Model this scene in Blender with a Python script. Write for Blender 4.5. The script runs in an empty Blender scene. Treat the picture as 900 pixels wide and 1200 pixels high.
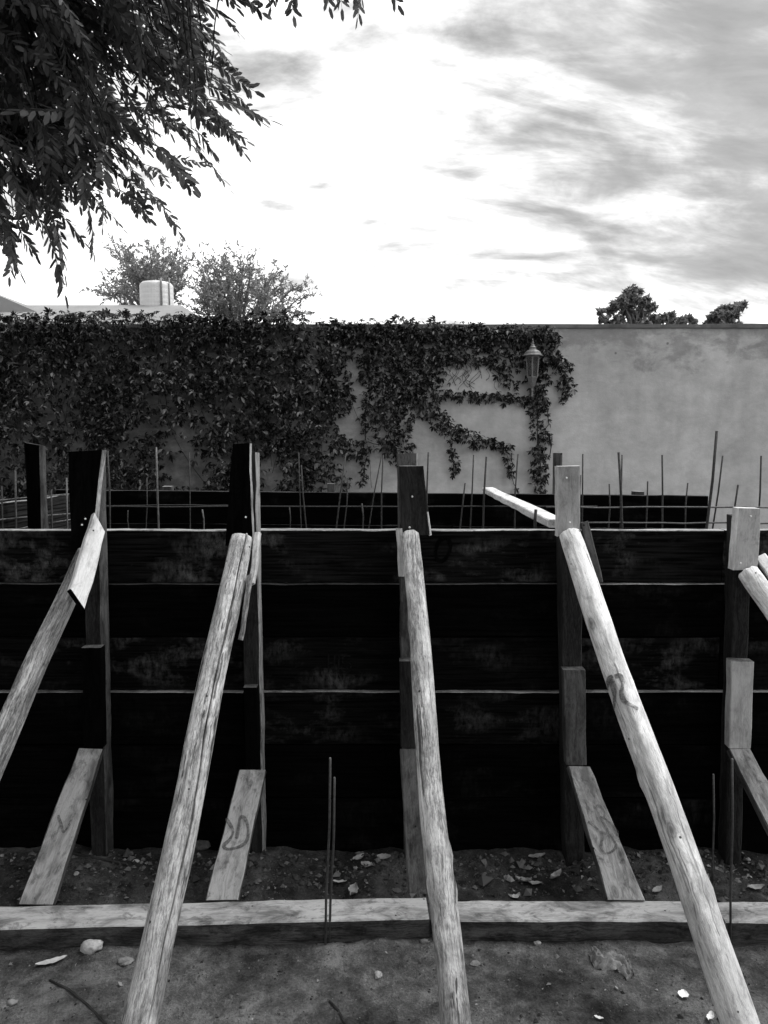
import bpy, bmesh, math, random
import numpy as np
from mathutils import Vector, Matrix, noise as mnoise

scene = bpy.context.scene
COL = scene.collection
R = math.radians

# ------------------------------------------------------------------ camera
EYE = 1.6                       # eye height in metres
PITCH = R(5.3)                  # looking slightly down
FOC = 903.0                     # focal length in units of a 900 x 1200 picture
cam_data = bpy.data.cameras.new('camera')
cam_data.sensor_fit = 'VERTICAL'
cam_data.sensor_height = 36.0
cam_data.lens = 36.0 * FOC / 1200.0
cam_data.clip_start = 0.05
cam_data.clip_end = 2000.0
cam = bpy.data.objects.new('camera', cam_data)
COL.objects.link(cam)
cam.location = (0, 0, EYE)
cam.rotation_euler = (math.pi / 2 - PITCH, 0, 0)
scene.camera = cam

# ------------------------------------------------------------------ sky
SUN_EL, SUN_AZ = R(58), R(72)          # azimuth from +Y, negative = left
SUN_DIR = Vector((math.sin(SUN_AZ) * math.cos(SUN_EL), math.cos(SUN_AZ) * math.cos(SUN_EL), math.sin(SUN_EL)))
world = bpy.data.worlds.new('World')
scene.world = world
world.use_nodes = True
WT = world.node_tree
WT.nodes.clear()


def wn(kind, **kw):
    n = WT.nodes.new(kind)
    for k, v in kw.items():
        setattr(n, k, v)
    return n


def wmath(op, a, b=None, clamp=False):
    n = wn('ShaderNodeMath', operation=op, use_clamp=clamp)
    for i, v in enumerate((a, b)):
        if v is None:
            continue
        if isinstance(v, (int, float)):
            n.inputs[i].default_value = v
        else:
            WT.links.new(v, n.inputs[i])
    return n.outputs[0]


SKX = 40.4
FLX = 2.78


def build_world():
    L = WT.links.new
    tc = wn('ShaderNodeTexCoord')
    sky = wn('ShaderNodeTexSky', sky_type='NISHITA')
    sky.sun_disc = False
    sky.sun_elevation = SUN_EL
    sky.sun_rotation = SUN_AZ
    bw = wn('ShaderNodeRGBToBW')
    L(sky.outputs[0], bw.inputs[0])
    sep = wn('ShaderNodeSeparateXYZ')
    L(tc.outputs['Generated'], sep.inputs[0])
    up = wmath('MAXIMUM', sep.outputs[2], 0.0)
    den = wmath('ADD', up, 0.55)
    u = wmath('DIVIDE', sep.outputs[0], den)
    v = wmath('DIVIDE', sep.outputs[1], den)
    comb = wn('ShaderNodeCombineXYZ')
    L(u, comb.inputs[0]); L(v, comb.inputs[1])

    def layer(rot, scale, loc, detail, rough, dist):
        mp = wn('ShaderNodeMapping')
        mp.inputs['Rotation'].default_value = (0, 0, rot)
        mp.inputs['Scale'].default_value = scale
        mp.inputs['Location'].default_value = loc
        L(comb.outputs[0], mp.inputs[0])
        nz = wn('ShaderNodeTexNoise')
        nz.inputs['Scale'].default_value = 1.0
        nz.inputs['Detail'].default_value = detail
        nz.inputs['Roughness'].default_value = rough
        nz.inputs['Distortion'].default_value = dist
        L(mp.outputs[0], nz.inputs['Vector'])
        return nz.outputs['Fac']
    big = layer(R(38), (2.2, 4.2, 1), (SKX, 1.7, 0), 8, 0.55, 0.5)
    streak = layer(R(36), (2.6, 9.5, 1), (7.1 + SKX, 2.6, 0), 9, 0.60, 0.6)
    puff = layer(R(30), (7.0, 16.0, 1), (1.1, 5.6 + SKX, 0), 8, 0.6, 0.4)
    # wide fields of thick and thin cloud
    field = layer(R(15), (0.9, 0.9, 1), (FLX, 4.4, 0), 2, 0.4, 0.0)
    cover = wmath('MULTIPLY', wmath('SUBTRACT', field, 0.5), 0.62)
    # low in the sky the layers of cloud pile up into an even white
    low = wn('ShaderNodeMapRange')
    low.interpolation_type = 'SMOOTHSTEP'
    low.inputs[1].default_value = 0.34
    low.inputs[2].default_value = 0.10
    low.inputs[3].default_value = 0.0
    low.inputs[4].default_value = 0.105
    L(sep.outputs[2], low.inputs[0])
    m = wmath('ADD', wmath('ADD', wmath('MULTIPLY', big, 0.34), wmath('MULTIPLY', streak, 0.38)), wmath('MULTIPLY', puff, 0.28))
    m = wmath('ADD', wmath('ADD', m, cover), 0.028)
    m = wmath('ADD', m, low.outputs[0])
    ramp = wn('ShaderNodeMapRange')
    ramp.interpolation_type = 'SMOOTHSTEP'
    ramp.inputs[1].default_value = 0.43
    ramp.inputs[2].default_value = 0.72
    L(m, ramp.inputs[0])
    mix = wn('ShaderNodeMix', data_type='RGBA')
    L(ramp.outputs[0], mix.inputs['Factor'])
    gap = wmath('ADD', wmath('MULTIPLY', bw.outputs[0], 0.12), 1.95)
    # thin veils inside the openings
    gap = wmath('ADD', gap, wmath('MULTIPLY', wmath('SUBTRACT', wmath('ADD', puff, streak), 0.85), 2.6))
    L(gap, mix.inputs['A'])
    body = wmath('ADD', wmath('MULTIPLY', streak, 7.0), 6.5)
    L(body, mix.inputs['B'])
    bg = wn('ShaderNodeBackground')
    bg.inputs['Strength'].default_value = 0.1
    L(mix.outputs['Result'], bg.inputs['Color'])
    out = wn('ShaderNodeOutputWorld')
    L(bg.outputs[0], out.inputs[0])


build_world()

sun_data = bpy.data.lights.new('sun', 'SUN')
sun_data.energy = 1.5
sun_data.angle = R(18)
sun = bpy.data.objects.new('sun', sun_data)
COL.objects.link(sun)
sun.rotation_euler = SUN_DIR.to_track_quat('Z', 'Y').to_euler()

scene.view_settings.view_transform = 'Standard'
scene.view_settings.look = 'None'
scene.view_settings.exposure = 1.05
scene.view_settings.gamma = 1.0
scene.view_settings.use_curve_mapping = False
scene.render.engine = 'CYCLES'
scene.cycles.use_denoising = True
scene.cycles.max_bounces = 6
scene.cycles.transparent_max_bounces = 8

# ------------------------------------------------------------------ picture -> place
CP, SP = math.cos(PITCH), math.sin(PITCH)
CAM = Vector((0, 0, EYE))


def ray(px, py):
    a, b = (px - 450) / FOC, (600 - py) / FOC
    return Vector((a, CP + b * SP, -SP + b * CP))


def at(px, py, Y):
    """point on the upright plane y = Y"""
    d = ray(px, py)
    return CAM + d * (Y / d.y)


def on(px, py, Z=0.0):
    """point on the level plane z = Z"""
    d = ray(px, py)
    return CAM + d * ((Z - EYE) / d.z)


rng = random.Random(7)

# ------------------------------------------------------------------ materials
def new_mat(name):
    m = bpy.data.materials.new(name)
    m.use_nodes = True
    nt = m.node_tree
    b = nt.nodes['Principled BSDF']
    return m, nt, b


def node(nt, kind, ins=None, **kw):
    n = nt.nodes.new(kind)
    for k, v in kw.items():
        setattr(n, k, v)
    for k, v in (ins or {}).items():
        if isinstance(v, bpy.types.NodeSocket):
            nt.links.new(v, n.inputs[k])
        else:
            n.inputs[k].default_value = v
    return n


def g(v):
    return (v, v, v, 1)


def ramp(nt, src, stops, interp='LINEAR'):
    r = nt.nodes.new('ShaderNodeValToRGB')
    r.color_ramp.interpolation = interp
    el = r.color_ramp.elements
    while len(el) < len(stops):
        el.new(0.5)
    for e, (p, c) in zip(el, stops):
        e.position = p
        e.color = g(c)
    nt.links.new(src, r.inputs[0])
    return r.outputs[0]


def mathn(nt, op, a, b, clamp=False):
    return node(nt, 'ShaderNodeMath', {0: a, 1: b}, operation=op, use_clamp=clamp).outputs[0]


def mixc(nt, fac, a, b, mode='MIX'):
    n = nt.nodes.new('ShaderNodeMix')
    n.data_type = 'RGBA'
    n.blend_type = mode
    for k, v in (('Factor', fac), ('A', a), ('B', b)):
        s = [i for i in n.inputs if i.name == k and (i.type == 'RGBA' if k != 'Factor' else i.type == 'VALUE')][0]
        if isinstance(v, bpy.types.NodeSocket):
            nt.links.new(v, s)
        else:
            s.default_value = v if k == 'Factor' or not isinstance(v, (int, float)) else g(v)
    return [o for o in n.outputs if o.type == 'RGBA'][0]


def obj_coords(nt, spread=7.0):
    tc = node(nt, 'ShaderNodeTexCoord')
    oi = node(nt, 'ShaderNodeObjectInfo')
    off = node(nt, 'ShaderNodeVectorMath', {0: oi.outputs['Random'], 1: (spread, spread * 1.7, spread * 2.3)}, operation='MULTIPLY')
    add = node(nt, 'ShaderNodeVectorMath', {0: tc.outputs['Object'], 1: off.outputs[0]}, operation='ADD')
    return add.outputs[0], oi.outputs['Random']


def noise_tex(nt, vec, scale, detail=4, rough=0.55, dist=0.0):
    mp = node(nt, 'ShaderNodeMapping', {'Vector': vec, 'Scale': scale if isinstance(scale, tuple) else (scale,) * 3})
    return node(nt, 'ShaderNodeTexNoise', {'Vector': mp.outputs[0], 'Scale': 1.0, 'Detail': detail, 'Roughness': rough, 'Distortion': dist}).outputs['Fac']


def wood(name, lo, hi, dirt=0.35, knots=True, spec=0.2, rough=0.85, bump=0.4, streak=1.0, dirt_at=0.52, vary=0.25, soft=1.0, checks=0.0, mud=0.0):
    """timber with its grain along the local z axis"""
    m, nt, b = new_mat(name)
    v, rnd = obj_coords(nt)
    # the grain wanders a little
    warp = node(nt, 'ShaderNodeTexNoise', {'Vector': v, 'Scale': 7.0, 'Detail': 3.0})
    wv = node(nt, 'ShaderNodeVectorMath', {0: warp.outputs['Color'], 1: (0.035, 0.035, 0.0)}, operation='MULTIPLY')
    gv = node(nt, 'ShaderNodeVectorMath', {0: v, 1: wv.outputs[0]}, operation='ADD').outputs[0]
    fine = noise_tex(nt, gv, (150, 150, 6.0), 6, 0.7, 0.4)
    broad = noise_tex(nt, gv, (26 * streak, 26 * streak, 2.6), 6, 0.68, 0.8)
    blot = noise_tex(nt, v, (13, 13, 6), 7, 0.68, 0.6)
    smut = noise_tex(nt, v, (30, 30, 19), 6, 0.7, 0.5)
    s = mathn(nt, 'ADD', mathn(nt, 'MULTIPLY', noise_tex(nt, v, (210, 210, 60), 4, 0.7), 0.25), mathn(nt, 'ADD', mathn(nt, 'MULTIPLY', fine, 0.4), mathn(nt, 'MULTIPLY', broad, 0.35)))
    w = 0.5
    col = ramp(nt, s, [(w - 0.12 * soft, lo * 0.5), (w - 0.05 * soft, lo), (w + 0.02, (lo + hi) * 0.55), (w + 0.10 * soft, hi)])
    d = ramp(nt, blot, [(dirt_at - 0.07, 1.0), (dirt_at + 0.10, 1.0 - dirt)])
    col = mixc(nt, 1.0, col, d, 'MULTIPLY')
    d2 = ramp(nt, smut, [(0.36, 1.0 - dirt * 0.8), (0.46, 1.0)])
    col = mixc(nt, 1.0, col, d2, 'MULTIPLY')
    if mud:
        # splashed soil on the lower end
        oz = node(nt, 'ShaderNodeSeparateXYZ', {0: node(nt, 'ShaderNodeTexCoord').outputs['Object']}).outputs[2]
        hz = mathn(nt, 'SUBTRACT', mathn(nt, 'MULTIPLY', mathn(nt, 'ADD', blot, mathn(nt, 'MULTIPLY', smut, 0.6)), 1.35), oz)
        mf = node(nt, 'ShaderNodeMapRange', {0: hz, 1: 0.05, 2: 0.75, 3: 1.0, 4: 1.0 - mud}).outputs[0]
        col = mixc(nt, 1.0, col, mf, 'MULTIPLY')
    if checks:
        ck = noise_tex(nt, gv, (75, 75, 1.5), 3, 0.5, 0.2)
        ckf = ramp(nt, ck, [(0.33, 1.0 - checks), (0.375, 1.0)])
        col = mixc(nt, 1.0, col, ckf, 'MULTIPLY')
    if vary:
        tone = node(nt, 'ShaderNodeMapRange', {0: rnd, 3: 1 - vary, 4: 1 + vary * 0.5}).outputs[0]
        col = mixc(nt, 1.0, col, tone, 'MULTIPLY')
    if knots:
        mp = node(nt, 'ShaderNodeMapping', {'Vector': v, 'Scale': (15, 15, 8.0)})
        vo = node(nt, 'ShaderNodeTexVoronoi', {'Vector': mp.outputs[0], 'Scale': 1.0, 'Randomness': 1.0})
        k = ramp(nt, vo.outputs['Distance'], [(0.05, 0.3), (0.12, 0.62), (0.16, 0.5), (0.20, 0.82), (0.28, 1.0)])
        gate = ramp(nt, node(nt, 'ShaderNodeSeparateColor', {0: vo.outputs['Color']}).outputs[0], [(0.62, 1.0), (0.63, 0.0)])
        k2 = mixc(nt, gate, k, 1.0)
        col = mixc(nt, 1.0, col, k2, 'MULTIPLY')
        # old nail holes
        vo2 = node(nt, 'ShaderNodeTexVoronoi', {'Vector': v, 'Scale': 17.0})
        nh = ramp(nt, vo2.outputs['Distance'], [(0.05, 0.1), (0.075, 1.0)])
        col = mixc(nt, 1.0, col, nh, 'MULTIPLY')
    bp = node(nt, 'ShaderNodeBump', {'Height': s, 'Strength': bump, 'Distance': 0.014})
    nt.links.new(bp.outputs[0], b.inputs['Normal'])
    nt.links.new(col, b.inputs['Base Color'])
    b.inputs['Roughness'].default_value = rough
    b.inputs['Specular IOR Level'].default_value = spec
    return m


M = {}
M['log'] = wood('peeled_log', 0.25, 0.72, dirt=0.40, vary=0.08, bump=1.0, checks=0.75, mud=0.32)
M['log_pale'] = wood('pale_peeled_log', 0.58, 0.86, dirt=0.33, soft=1.35, vary=0.05, bump=0.7, checks=0.5, mud=0.35)
M['log_split'] = wood('split_log', 0.14, 0.48, dirt=0.5, vary=0.1, bump=0.9, checks=0.5)
M['board'] = wood('sawn_board', 0.24, 0.36, dirt=0.62, soft=1.6, bump=0.35)
M['board_pale'] = wood('pale_sawn_board', 0.55, 0.78, dirt=0.3, soft=1.6, bump=0.3)
M['board_grey'] = wood('grey_sawn_board', 0.33, 0.43, dirt=0.3, soft=1.6, bump=0.3, knots=False)
M['board_dim'] = wood('dim_sawn_board', 0.05, 0.12, dirt=0.6, soft=1.4, bump=0.35)
M['post'] = wood('weathered_post', 0.006, 0.032, dirt=0.5, bump=0.4)
M['oiled'] = wood('oil_blackened_wood', 0.001, 0.003, dirt=0.4, bump=0.2, knots=False, spec=0.02, rough=0.95)
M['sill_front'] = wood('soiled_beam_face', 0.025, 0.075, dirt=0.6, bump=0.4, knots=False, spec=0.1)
M['tar'] = wood('dark_stained_wood', 0.012, 0.030, dirt=0.4, bump=0.3, knots=False, spec=0.08)
M['raw_edge'] = wood('raw_cut_edge', 0.20, 0.45, dirt=0.7, bump=0.2, knots=False)
M['edge_dim'] = wood('dull_cut_edge', 0.012, 0.06, dirt=0.6, bump=0.2, knots=False)


def panel_mat(name, base, stain, amount):
    """release-oil blackened form plank with cement bloom"""
    m, nt, b = new_mat(name)
    v, rnd = obj_coords(nt)
    grain = noise_tex(nt, v, (120, 120, 4), 4, 0.6)
    bloom = noise_tex(nt, v, (9, 9, 4.2), 6, 0.66, 0.2)
    fine = noise_tex(nt, v, (26, 26, 60), 5, 0.75)
    f = ramp(nt, bloom, [(0.49, 0.0), (0.66, 1.0)])
    f = mixc(nt, 1.0, f, ramp(nt, fine, [(0.38, 0.05), (0.62, 1.0)]), 'MULTIPLY')
    f = mixc(nt, 1.0, f, node(nt, 'ShaderNodeMapRange', {0: rnd, 3: 0.35 * amount, 4: amount}).outputs[0], 'MULTIPLY')
    patch = noise_tex(nt, v, (2.2, 2.2, 1.9), 3, 0.5)
    f = mixc(nt, 1.0, f, ramp(nt, patch, [(0.42, 0.05), (0.58, 1.0)]), 'MULTIPLY')
    base_c = ramp(nt, grain, [(0.38, base * 0.3), (0.62, base * 2.2)])
    col = mixc(nt, f, base_c, stain)
    nt.links.new(col, b.inputs['Base Color'])
    bp = node(nt, 'ShaderNodeBump', {'Height': grain, 'Strength': 0.25, 'Distance': 0.004})
    nt.links.new(bp.outputs[0], b.inputs['Normal'])
    b.inputs['Roughness'].default_value = 0.9
    b.inputs['Specular IOR Level'].default_value = 0.03
    return m


M['plank'] = panel_mat('form_plank_black', 0.0007, 0.03, 0.6)
M['plank_bloom'] = panel_mat('form_plank_cement', 0.002, 0.095, 1.2)
M['plank_top'] = panel_mat('form_plank_worn', 0.004, 0.11, 1.3)
M['plank_side'] = panel_mat('form_plank_side', 0.015, 0.06, 1.0)


def plain(name, v, rough=0.8, spec=0.3, metal=0.0, var=0.3, scale=30.0, bump=0.0):
    m, nt, b = new_mat(name)
    co, rnd = obj_coords(nt)
    n = noise_tex(nt, co, scale, 5, 0.6)
    nt.links.new(ramp(nt, n, [(0.3, v * (1 - var)), (0.7, v * (1 + var))]), b.inputs['Base Color'])
    b.inputs['Roughness'].default_value = rough
    b.inputs['Specular IOR Level'].default_value = spec
    b.inputs['Metallic'].default_value = metal
    if bump:
        bp = node(nt, 'ShaderNodeBump', {'Height': n, 'Strength': bump, 'Distance': 0.01})
        nt.links.new(bp.outputs[0], b.inputs['Normal'])
    return m


M['rebar'] = plain('rusty_steel_bar', 0.035, 0.7, 0.3, var=0.5, scale=60, bump=0.3)
M['rebar_pale'] = plain('bright_steel_bar', 0.09, 0.6, 0.4, var=0.5, scale=60)
M['nail'] = plain('nail_head', 0.7, 0.4, 0.6)
M['bark'] = plain('bark', 0.05, 0.9, 0.2, var=0.5, scale=25, bump=0.8)
M['twig'] = plain('twig_bark', 0.03, 0.9, 0.1, var=0.4, scale=40)
M['far_bark'] = plain('far_bark', 0.16, 0.9, 0.1)
M['stone'] = plain('pale_stone', 0.34, 0.9, 0.2, var=0.35, scale=45, bump=0.6)
M['stone_dim'] = plain('dull_stone', 0.16, 0.9, 0.2, var=0.35, scale=45, bump=0.6)
M['dry_leaf'] = plain('dry_leaf', 0.27, 0.7, 0.3, var=0.4, scale=40, bump=0.4)
M['dry_leaf_pale'] = plain('pale_dry_leaf', 0.42, 0.7, 0.3, var=0.25, scale=40, bump=0.3)
M['flake'] = plain('white_flake', 0.75, 0.7, 0.3, var=0.1)


def paint_mat():
    m, nt, b = new_mat('faded_paint_stroke')
    v, rnd = obj_coords(nt)
    n = noise_tex(nt, v, 90, 5, 0.7)
    b.inputs['Base Color'].default_value = g(0.07)
    b.inputs['Roughness'].default_value = 0.9
    nt.links.new(ramp(nt, n, [(0.35, 0.25), (0.6, 0.8)]), b.inputs['Alpha'])
    return m


M['paint'] = paint_mat()
M['stencil'] = plain('worn_stencil', 0.006, 0.9, 0.05, var=0.8, scale=120)
M['tank'] = plain('tank_plastic', 0.60, 0.5, 0.4, var=0.08, scale=3)
M['tank_rib'] = plain('tank_pipe', 0.2, 0.5, 0.4)
M['roof'] = plain('roof_render', 0.28, 0.9, 0.1, var=0.15, scale=1.2)
M['house_wall'] = plain('house_wall_render', 0.32, 0.9, 0.1, var=0.1, scale=2)
M['lantern_metal'] = plain('lantern_paint', 0.13, 0.5, 0.4, var=0.3, scale=60)
M['clod'] = plain('soil_clod', 0.07, 0.95, 0.1, var=0.5, scale=60, bump=0.8)


def glass_mat():
    m, nt, b = new_mat('dusty_lantern_glass')
    b.inputs['Base Color'].default_value = g(0.6)
    b.inputs['Roughness'].default_value = 0.08
    b.inputs['Transmission Weight'].default_value = 0.95
    b.inputs['IOR'].default_value = 1.1
    return m


M['glass'] = glass_mat()


def leaf_mat(name, lo, hi, rough=0.5, spec=0.35, trans=0.15, curve=(0.6, 0.3, 0.9, 0.6)):
    m, nt, b = new_mat(name)
    ge = node(nt, 'ShaderNodeNewGeometry')
    oi = node(nt, 'ShaderNodeObjectInfo')
    r = mathn(nt, 'FRACT', mathn(nt, 'ADD', ge.outputs['Random Per Island'], mathn(nt, 'MULTIPLY', oi.outputs['Random'], 3.7)), 0.0)
    col = ramp(nt, r, [(0.0, lo), (curve[0], lo + (hi - lo) * curve[1]), (curve[2], lo + (hi - lo) * curve[3]), (1.0, hi)])
    nt.links.new(col, b.inputs['Base Color'])
    b.inputs['Roughness'].default_value = rough
    b.inputs['Specular IOR Level'].default_value = spec
    tr = node(nt, 'ShaderNodeBsdfTranslucent', {'Color': col})
    ms = node(nt, 'ShaderNodeMixShader', {0: trans, 1: b.outputs[0], 2: tr.outputs[0]})
    nt.links.new(ms.outputs[0], nt.nodes['Material Output'].inputs[0])
    return m


M['leaf_near'] = leaf_mat('ash_leaf', 0.05, 0.20, 0.45, 0.35, 0.38)
M['leaf_vine'] = leaf_mat('vine_leaf', 0.002, 0.23, 0.5, 0.15, 0.08, (0.5, 0.035, 0.8, 0.24))
M['leaf_acacia'] = leaf_mat('acacia_leaf', 0.20, 0.38, 0.6, 0.2, 0.45)
M['leaf_far'] = leaf_mat('far_tree_leaf', 0.12, 0.32, 0.6, 0.3, 0.35)


def soil_mat():
    m, nt, b = new_mat('damp_soil')
    tc = node(nt, 'ShaderNodeTexCoord')
    v = tc.outputs['Object']
    big = noise_tex(nt, v, 3.0, 7, 0.62, 0.5)
    mid = noise_tex(nt, v, 16, 7, 0.7, 0.2)
    fine = noise_tex(nt, v, 130, 4, 0.7)
    s = mathn(nt, 'ADD', mathn(nt, 'MULTIPLY', big, 0.42), mathn(nt, 'ADD', mathn(nt, 'MULTIPLY', mid, 0.38), mathn(nt, 'MULTIPLY', fine, 0.20)))
    col = ramp(nt, s, [(0.41, 0.026), (0.5, 0.078), (0.60, 0.19)])
    # shade between beam and shuttering, painted into the spoil as darker soil
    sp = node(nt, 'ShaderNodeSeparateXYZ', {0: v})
    shaded = node(nt, 'ShaderNodeMapRange', {0: mathn(nt, 'ADD', sp.outputs[1], mathn(nt, 'MULTIPLY', mid, 0.25)), 1: 2.50, 2: 2.66, 3: 1.0, 4: 0.6}).outputs[0]
    col = mixc(nt, 1.0, col, shaded, 'MULTIPLY')
    # pale grit
    vo = node(nt, 'ShaderNodeTexVoronoi', {'Vector': v, 'Scale': 75.0})
    grit = ramp(nt, vo.outputs['Distance'], [(0.05, 1.0), (0.14, 0.0)])
    gate = ramp(nt, node(nt, 'ShaderNodeSeparateColor', {0: vo.outputs['Color']}).outputs[0], [(0.84, 0.0), (0.9, 0.7)])
    f = mixc(nt, 1.0, grit, gate, 'MULTIPLY')
    col = mixc(nt, f, col, 0.5)
    nt.links.new(col, b.inputs['Base Color'])
    h = mathn(nt, 'ADD', mathn(nt, 'MULTIPLY', mid, 0.6), mathn(nt, 'MULTIPLY', fine, 0.4))
    bp = node(nt, 'ShaderNodeBump', {'Height': h, 'Strength': 1.0, 'Distance': 0.03})
    nt.links.new(bp.outputs[0], b.inputs['Normal'])
    b.inputs['Roughness'].default_value = 0.95
    b.inputs['Specular IOR Level'].default_value = 0.12
    return m


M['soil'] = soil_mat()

WALL_Y, WALL_TOP = 9.0, 2.915


def plaster_mat():
    m, nt, b = new_mat('stained_plaster')
    tc = node(nt, 'ShaderNodeTexCoord')
    v = tc.outputs['Object']
    sep = node(nt, 'ShaderNodeSeparateXYZ', {0: v})
    cloud = noise_tex(nt, v, (1.3, 1.3, 1.0), 7, 0.62, 0.4)
    trowel = noise_tex(nt, v, (4.5, 4.5, 6.5), 7, 0.68, 0.15)
    drip = noise_tex(nt, v, (7, 7, 0.9), 5, 0.6, 0.2)
    edge = noise_tex(nt, v, (2.6, 2.6, 4.0), 7, 0.68, 0.3)
    fine = noise_tex(nt, v, 60, 3, 0.6)
    s = mathn(nt, 'ADD', mathn(nt, 'MULTIPLY', cloud, 0.5), mathn(nt, 'MULTIPLY', trowel, 0.5))
    col = ramp(nt, s, [(0.37, 0.36), (0.5, 0.47), (0.61, 0.57)])
    col = mixc(nt, 0.15, col, ramp(nt, drip, [(0.35, 0.26), (0.6, 0.52)]))
    # mildew creeping down from the coping
    depth = mathn(nt, 'SUBTRACT', WALL_TOP, sep.outputs[2])
    lim = mathn(nt, 'ADD', mathn(nt, 'MULTIPLY', mathn(nt, 'SUBTRACT', edge, 0.35), 1.7), mathn(nt, 'MULTIPLY', mathn(nt, 'SUBTRACT', drip, 0.5), 0.5))
    t = mathn(nt, 'SUBTRACT', lim, depth)
    f = ramp(nt, mathn(nt, 'ADD', mathn(nt, 'MULTIPLY', t, 3.0), 0.5), [(0.15, 0.0), (0.85, 0.5)])
    col = mixc(nt, f, col, ramp(nt, trowel, [(0.3, 0.10), (0.7, 0.19)]))
    # leaf shade behind the vine painted into the plaster, along with mildew
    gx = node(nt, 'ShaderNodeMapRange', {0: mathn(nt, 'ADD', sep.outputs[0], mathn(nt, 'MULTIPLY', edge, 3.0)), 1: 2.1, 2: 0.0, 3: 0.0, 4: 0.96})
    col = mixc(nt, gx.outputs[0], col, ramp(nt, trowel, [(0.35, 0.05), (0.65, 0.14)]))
    # pits and chips
    vo = node(nt, 'ShaderNodeTexVoronoi', {'Vector': v, 'Scale': 2.3})
    pit = ramp(nt, mathn(nt, 'ADD', vo.outputs['Distance'], mathn(nt, 'MULTIPLY', fine, 0.03)), [(0.035, 0.45), (0.06, 1.0)])
    col = mixc(nt, 1.0, col, pit, 'MULTIPLY')
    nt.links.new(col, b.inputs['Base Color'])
    bp = node(nt, 'ShaderNodeBump', {'Height': mathn(nt, 'ADD', mathn(nt, 'MULTIPLY', trowel, 0.7), mathn(nt, 'MULTIPLY', fine, 0.3)), 'Strength': 0.35, 'Distance': 0.02})
    nt.links.new(bp.outputs[0], b.inputs['Normal'])
    b.inputs['Roughness'].default_value = 0.92
    b.inputs['Specular IOR Level'].default_value = 0.15
    return m


M['plaster'] = plaster_mat()
M['coping'] = plain('coping_mortar', 0.12, 0.9, 0.1, var=0.4, scale=6, bump=0.3)

# ------------------------------------------------------------------ object helpers
def tag(o, label, cat, group=None, kind=None):
    o['label'] = label
    o['category'] = cat
    if group:
        o['group'] = group
    if kind:
        o['kind'] = kind
    return o


def empty(name, loc):
    o = bpy.data.objects.new(name, None)
    o.empty_display_size = 0.1
    o.location = loc
    COL.objects.link(o)
    return o


def make(name, verts, faces, mat, parent=None, smooth=False, mw=None, mats=None, fm=None):
    """verts are in the object's own space; mw places the object in the world"""
    me = bpy.data.meshes.new(name)
    me.from_pydata([tuple(v) for v in verts], [], faces)
    for mm in (mats or [mat]):
        me.materials.append(mm)
    if fm is not None:
        me.polygons.foreach_set('material_index', fm)
    if smooth:
        me.polygons.foreach_set('use_smooth', [True] * len(me.polygons))
    me.update()
    return place(name, me, parent, mw)


def place(name, me, parent=None, mw=None):
    o = bpy.data.objects.new(name, me)
    mw = mw or Matrix.Identity(4)
    if parent is not None:
        o.parent = parent
        p = parent
        off = Vector((0, 0, 0))
        inv = Matrix.Identity(4)
        chain = []
        while p is not None:
            chain.append(p)
            p = p.parent
        for p in reversed(chain):
            inv = inv @ p.matrix_basis
        mw = inv.inverted() @ mw
    o.matrix_basis = mw
    COL.objects.link(o)
    return o


def frame(origin, z, xhint):
    z = z.normalized()
    x = (xhint - z * xhint.dot(z)).normalized()
    y = z.cross(x)
    m = Matrix((x, y, z)).transposed().to_4x4()
    m.translation = origin
    return m


def timber(name, a, b, c, d, thick, mat, parent=None, seg=8, cham=0.004, wob=0.0015, edge=None, ends=None, seed=None, back=None):
    """A sawn piece: visible face a-b (one end) to c-d (other end; a joins d, b joins c); the body lies behind it.
    Grain (local z) runs from the a-b end to the c-d end."""
    r = random.Random(seed if seed is not None else rng.random())
    a, b, c, d = map(Vector, (a, b, c, d))
    m0, m1 = (a + b) / 2, (c + d) / 2
    axis = m1 - m0
    nrm = (b - a + c - d).cross(axis).normalized()
    if back is None:
        if nrm.dot((m0 + m1) / 2 - CAM) < 0:
            nrm = -nrm
    elif nrm.dot(back) < 0:
        nrm = -nrm
    mw = frame(m0, axis, b - a)
    inv = mw.inverted()
    verts, faces, fm = [], [], []
    so = Vector((r.random() * 50, r.random() * 50, r.random() * 50))
    for i in range(seg + 1):
        t = i / seg
        l, q = a.lerp(d, t), b.lerp(c, t)
        w = (q - l)
        wn_ = w.normalized()
        cc = min(cham, w.length * 0.3, thick * 0.3)
        n = nrm
        ring = [l + wn_ * cc, q - wn_ * cc, q + n * cc, q + n * (thick - cc), q - wn_ * cc + n * thick,
                l + wn_ * cc + n * thick, l + n * (thick - cc), l + n * cc]
        for k, p in enumerate(ring):
            j = mnoise.noise_vector(p * 9 + so) * wob * 2 + Vector((r.uniform(-1, 1), r.uniform(-1, 1), r.uniform(-1, 1))) * wob * 0.4
            verts.append(inv @ (p + j))
    for i in range(seg):
        for k in range(8):
            k2 = (k + 1) % 8
            faces.append((i * 8 + k, i * 8 + k2, (i + 1) * 8 + k2, (i + 1) * 8 + k))
            fm.append(1 if edge and k in edge[1] else 0)
    faces.append(tuple(range(7, -1, -1)))
    faces.append(tuple(seg * 8 + k for k in range(8)))
    fm += [1 if (ends and edge) else 0] * 2
    mats = [mat, edge[0]] if edge else [mat]
    o = make(name, verts, faces, mat, parent, False, mw, mats, fm)
    bm = bmesh.new(); bm.from_mesh(o.data); bmesh.ops.recalc_face_normals(bm, faces=bm.faces); bm.to_mesh(o.data); bm.free()
    return o


def quad_px(pxs, Ys):
    return [at(p[0], p[1], Y) for p, Y in zip(pxs, Ys)]


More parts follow.
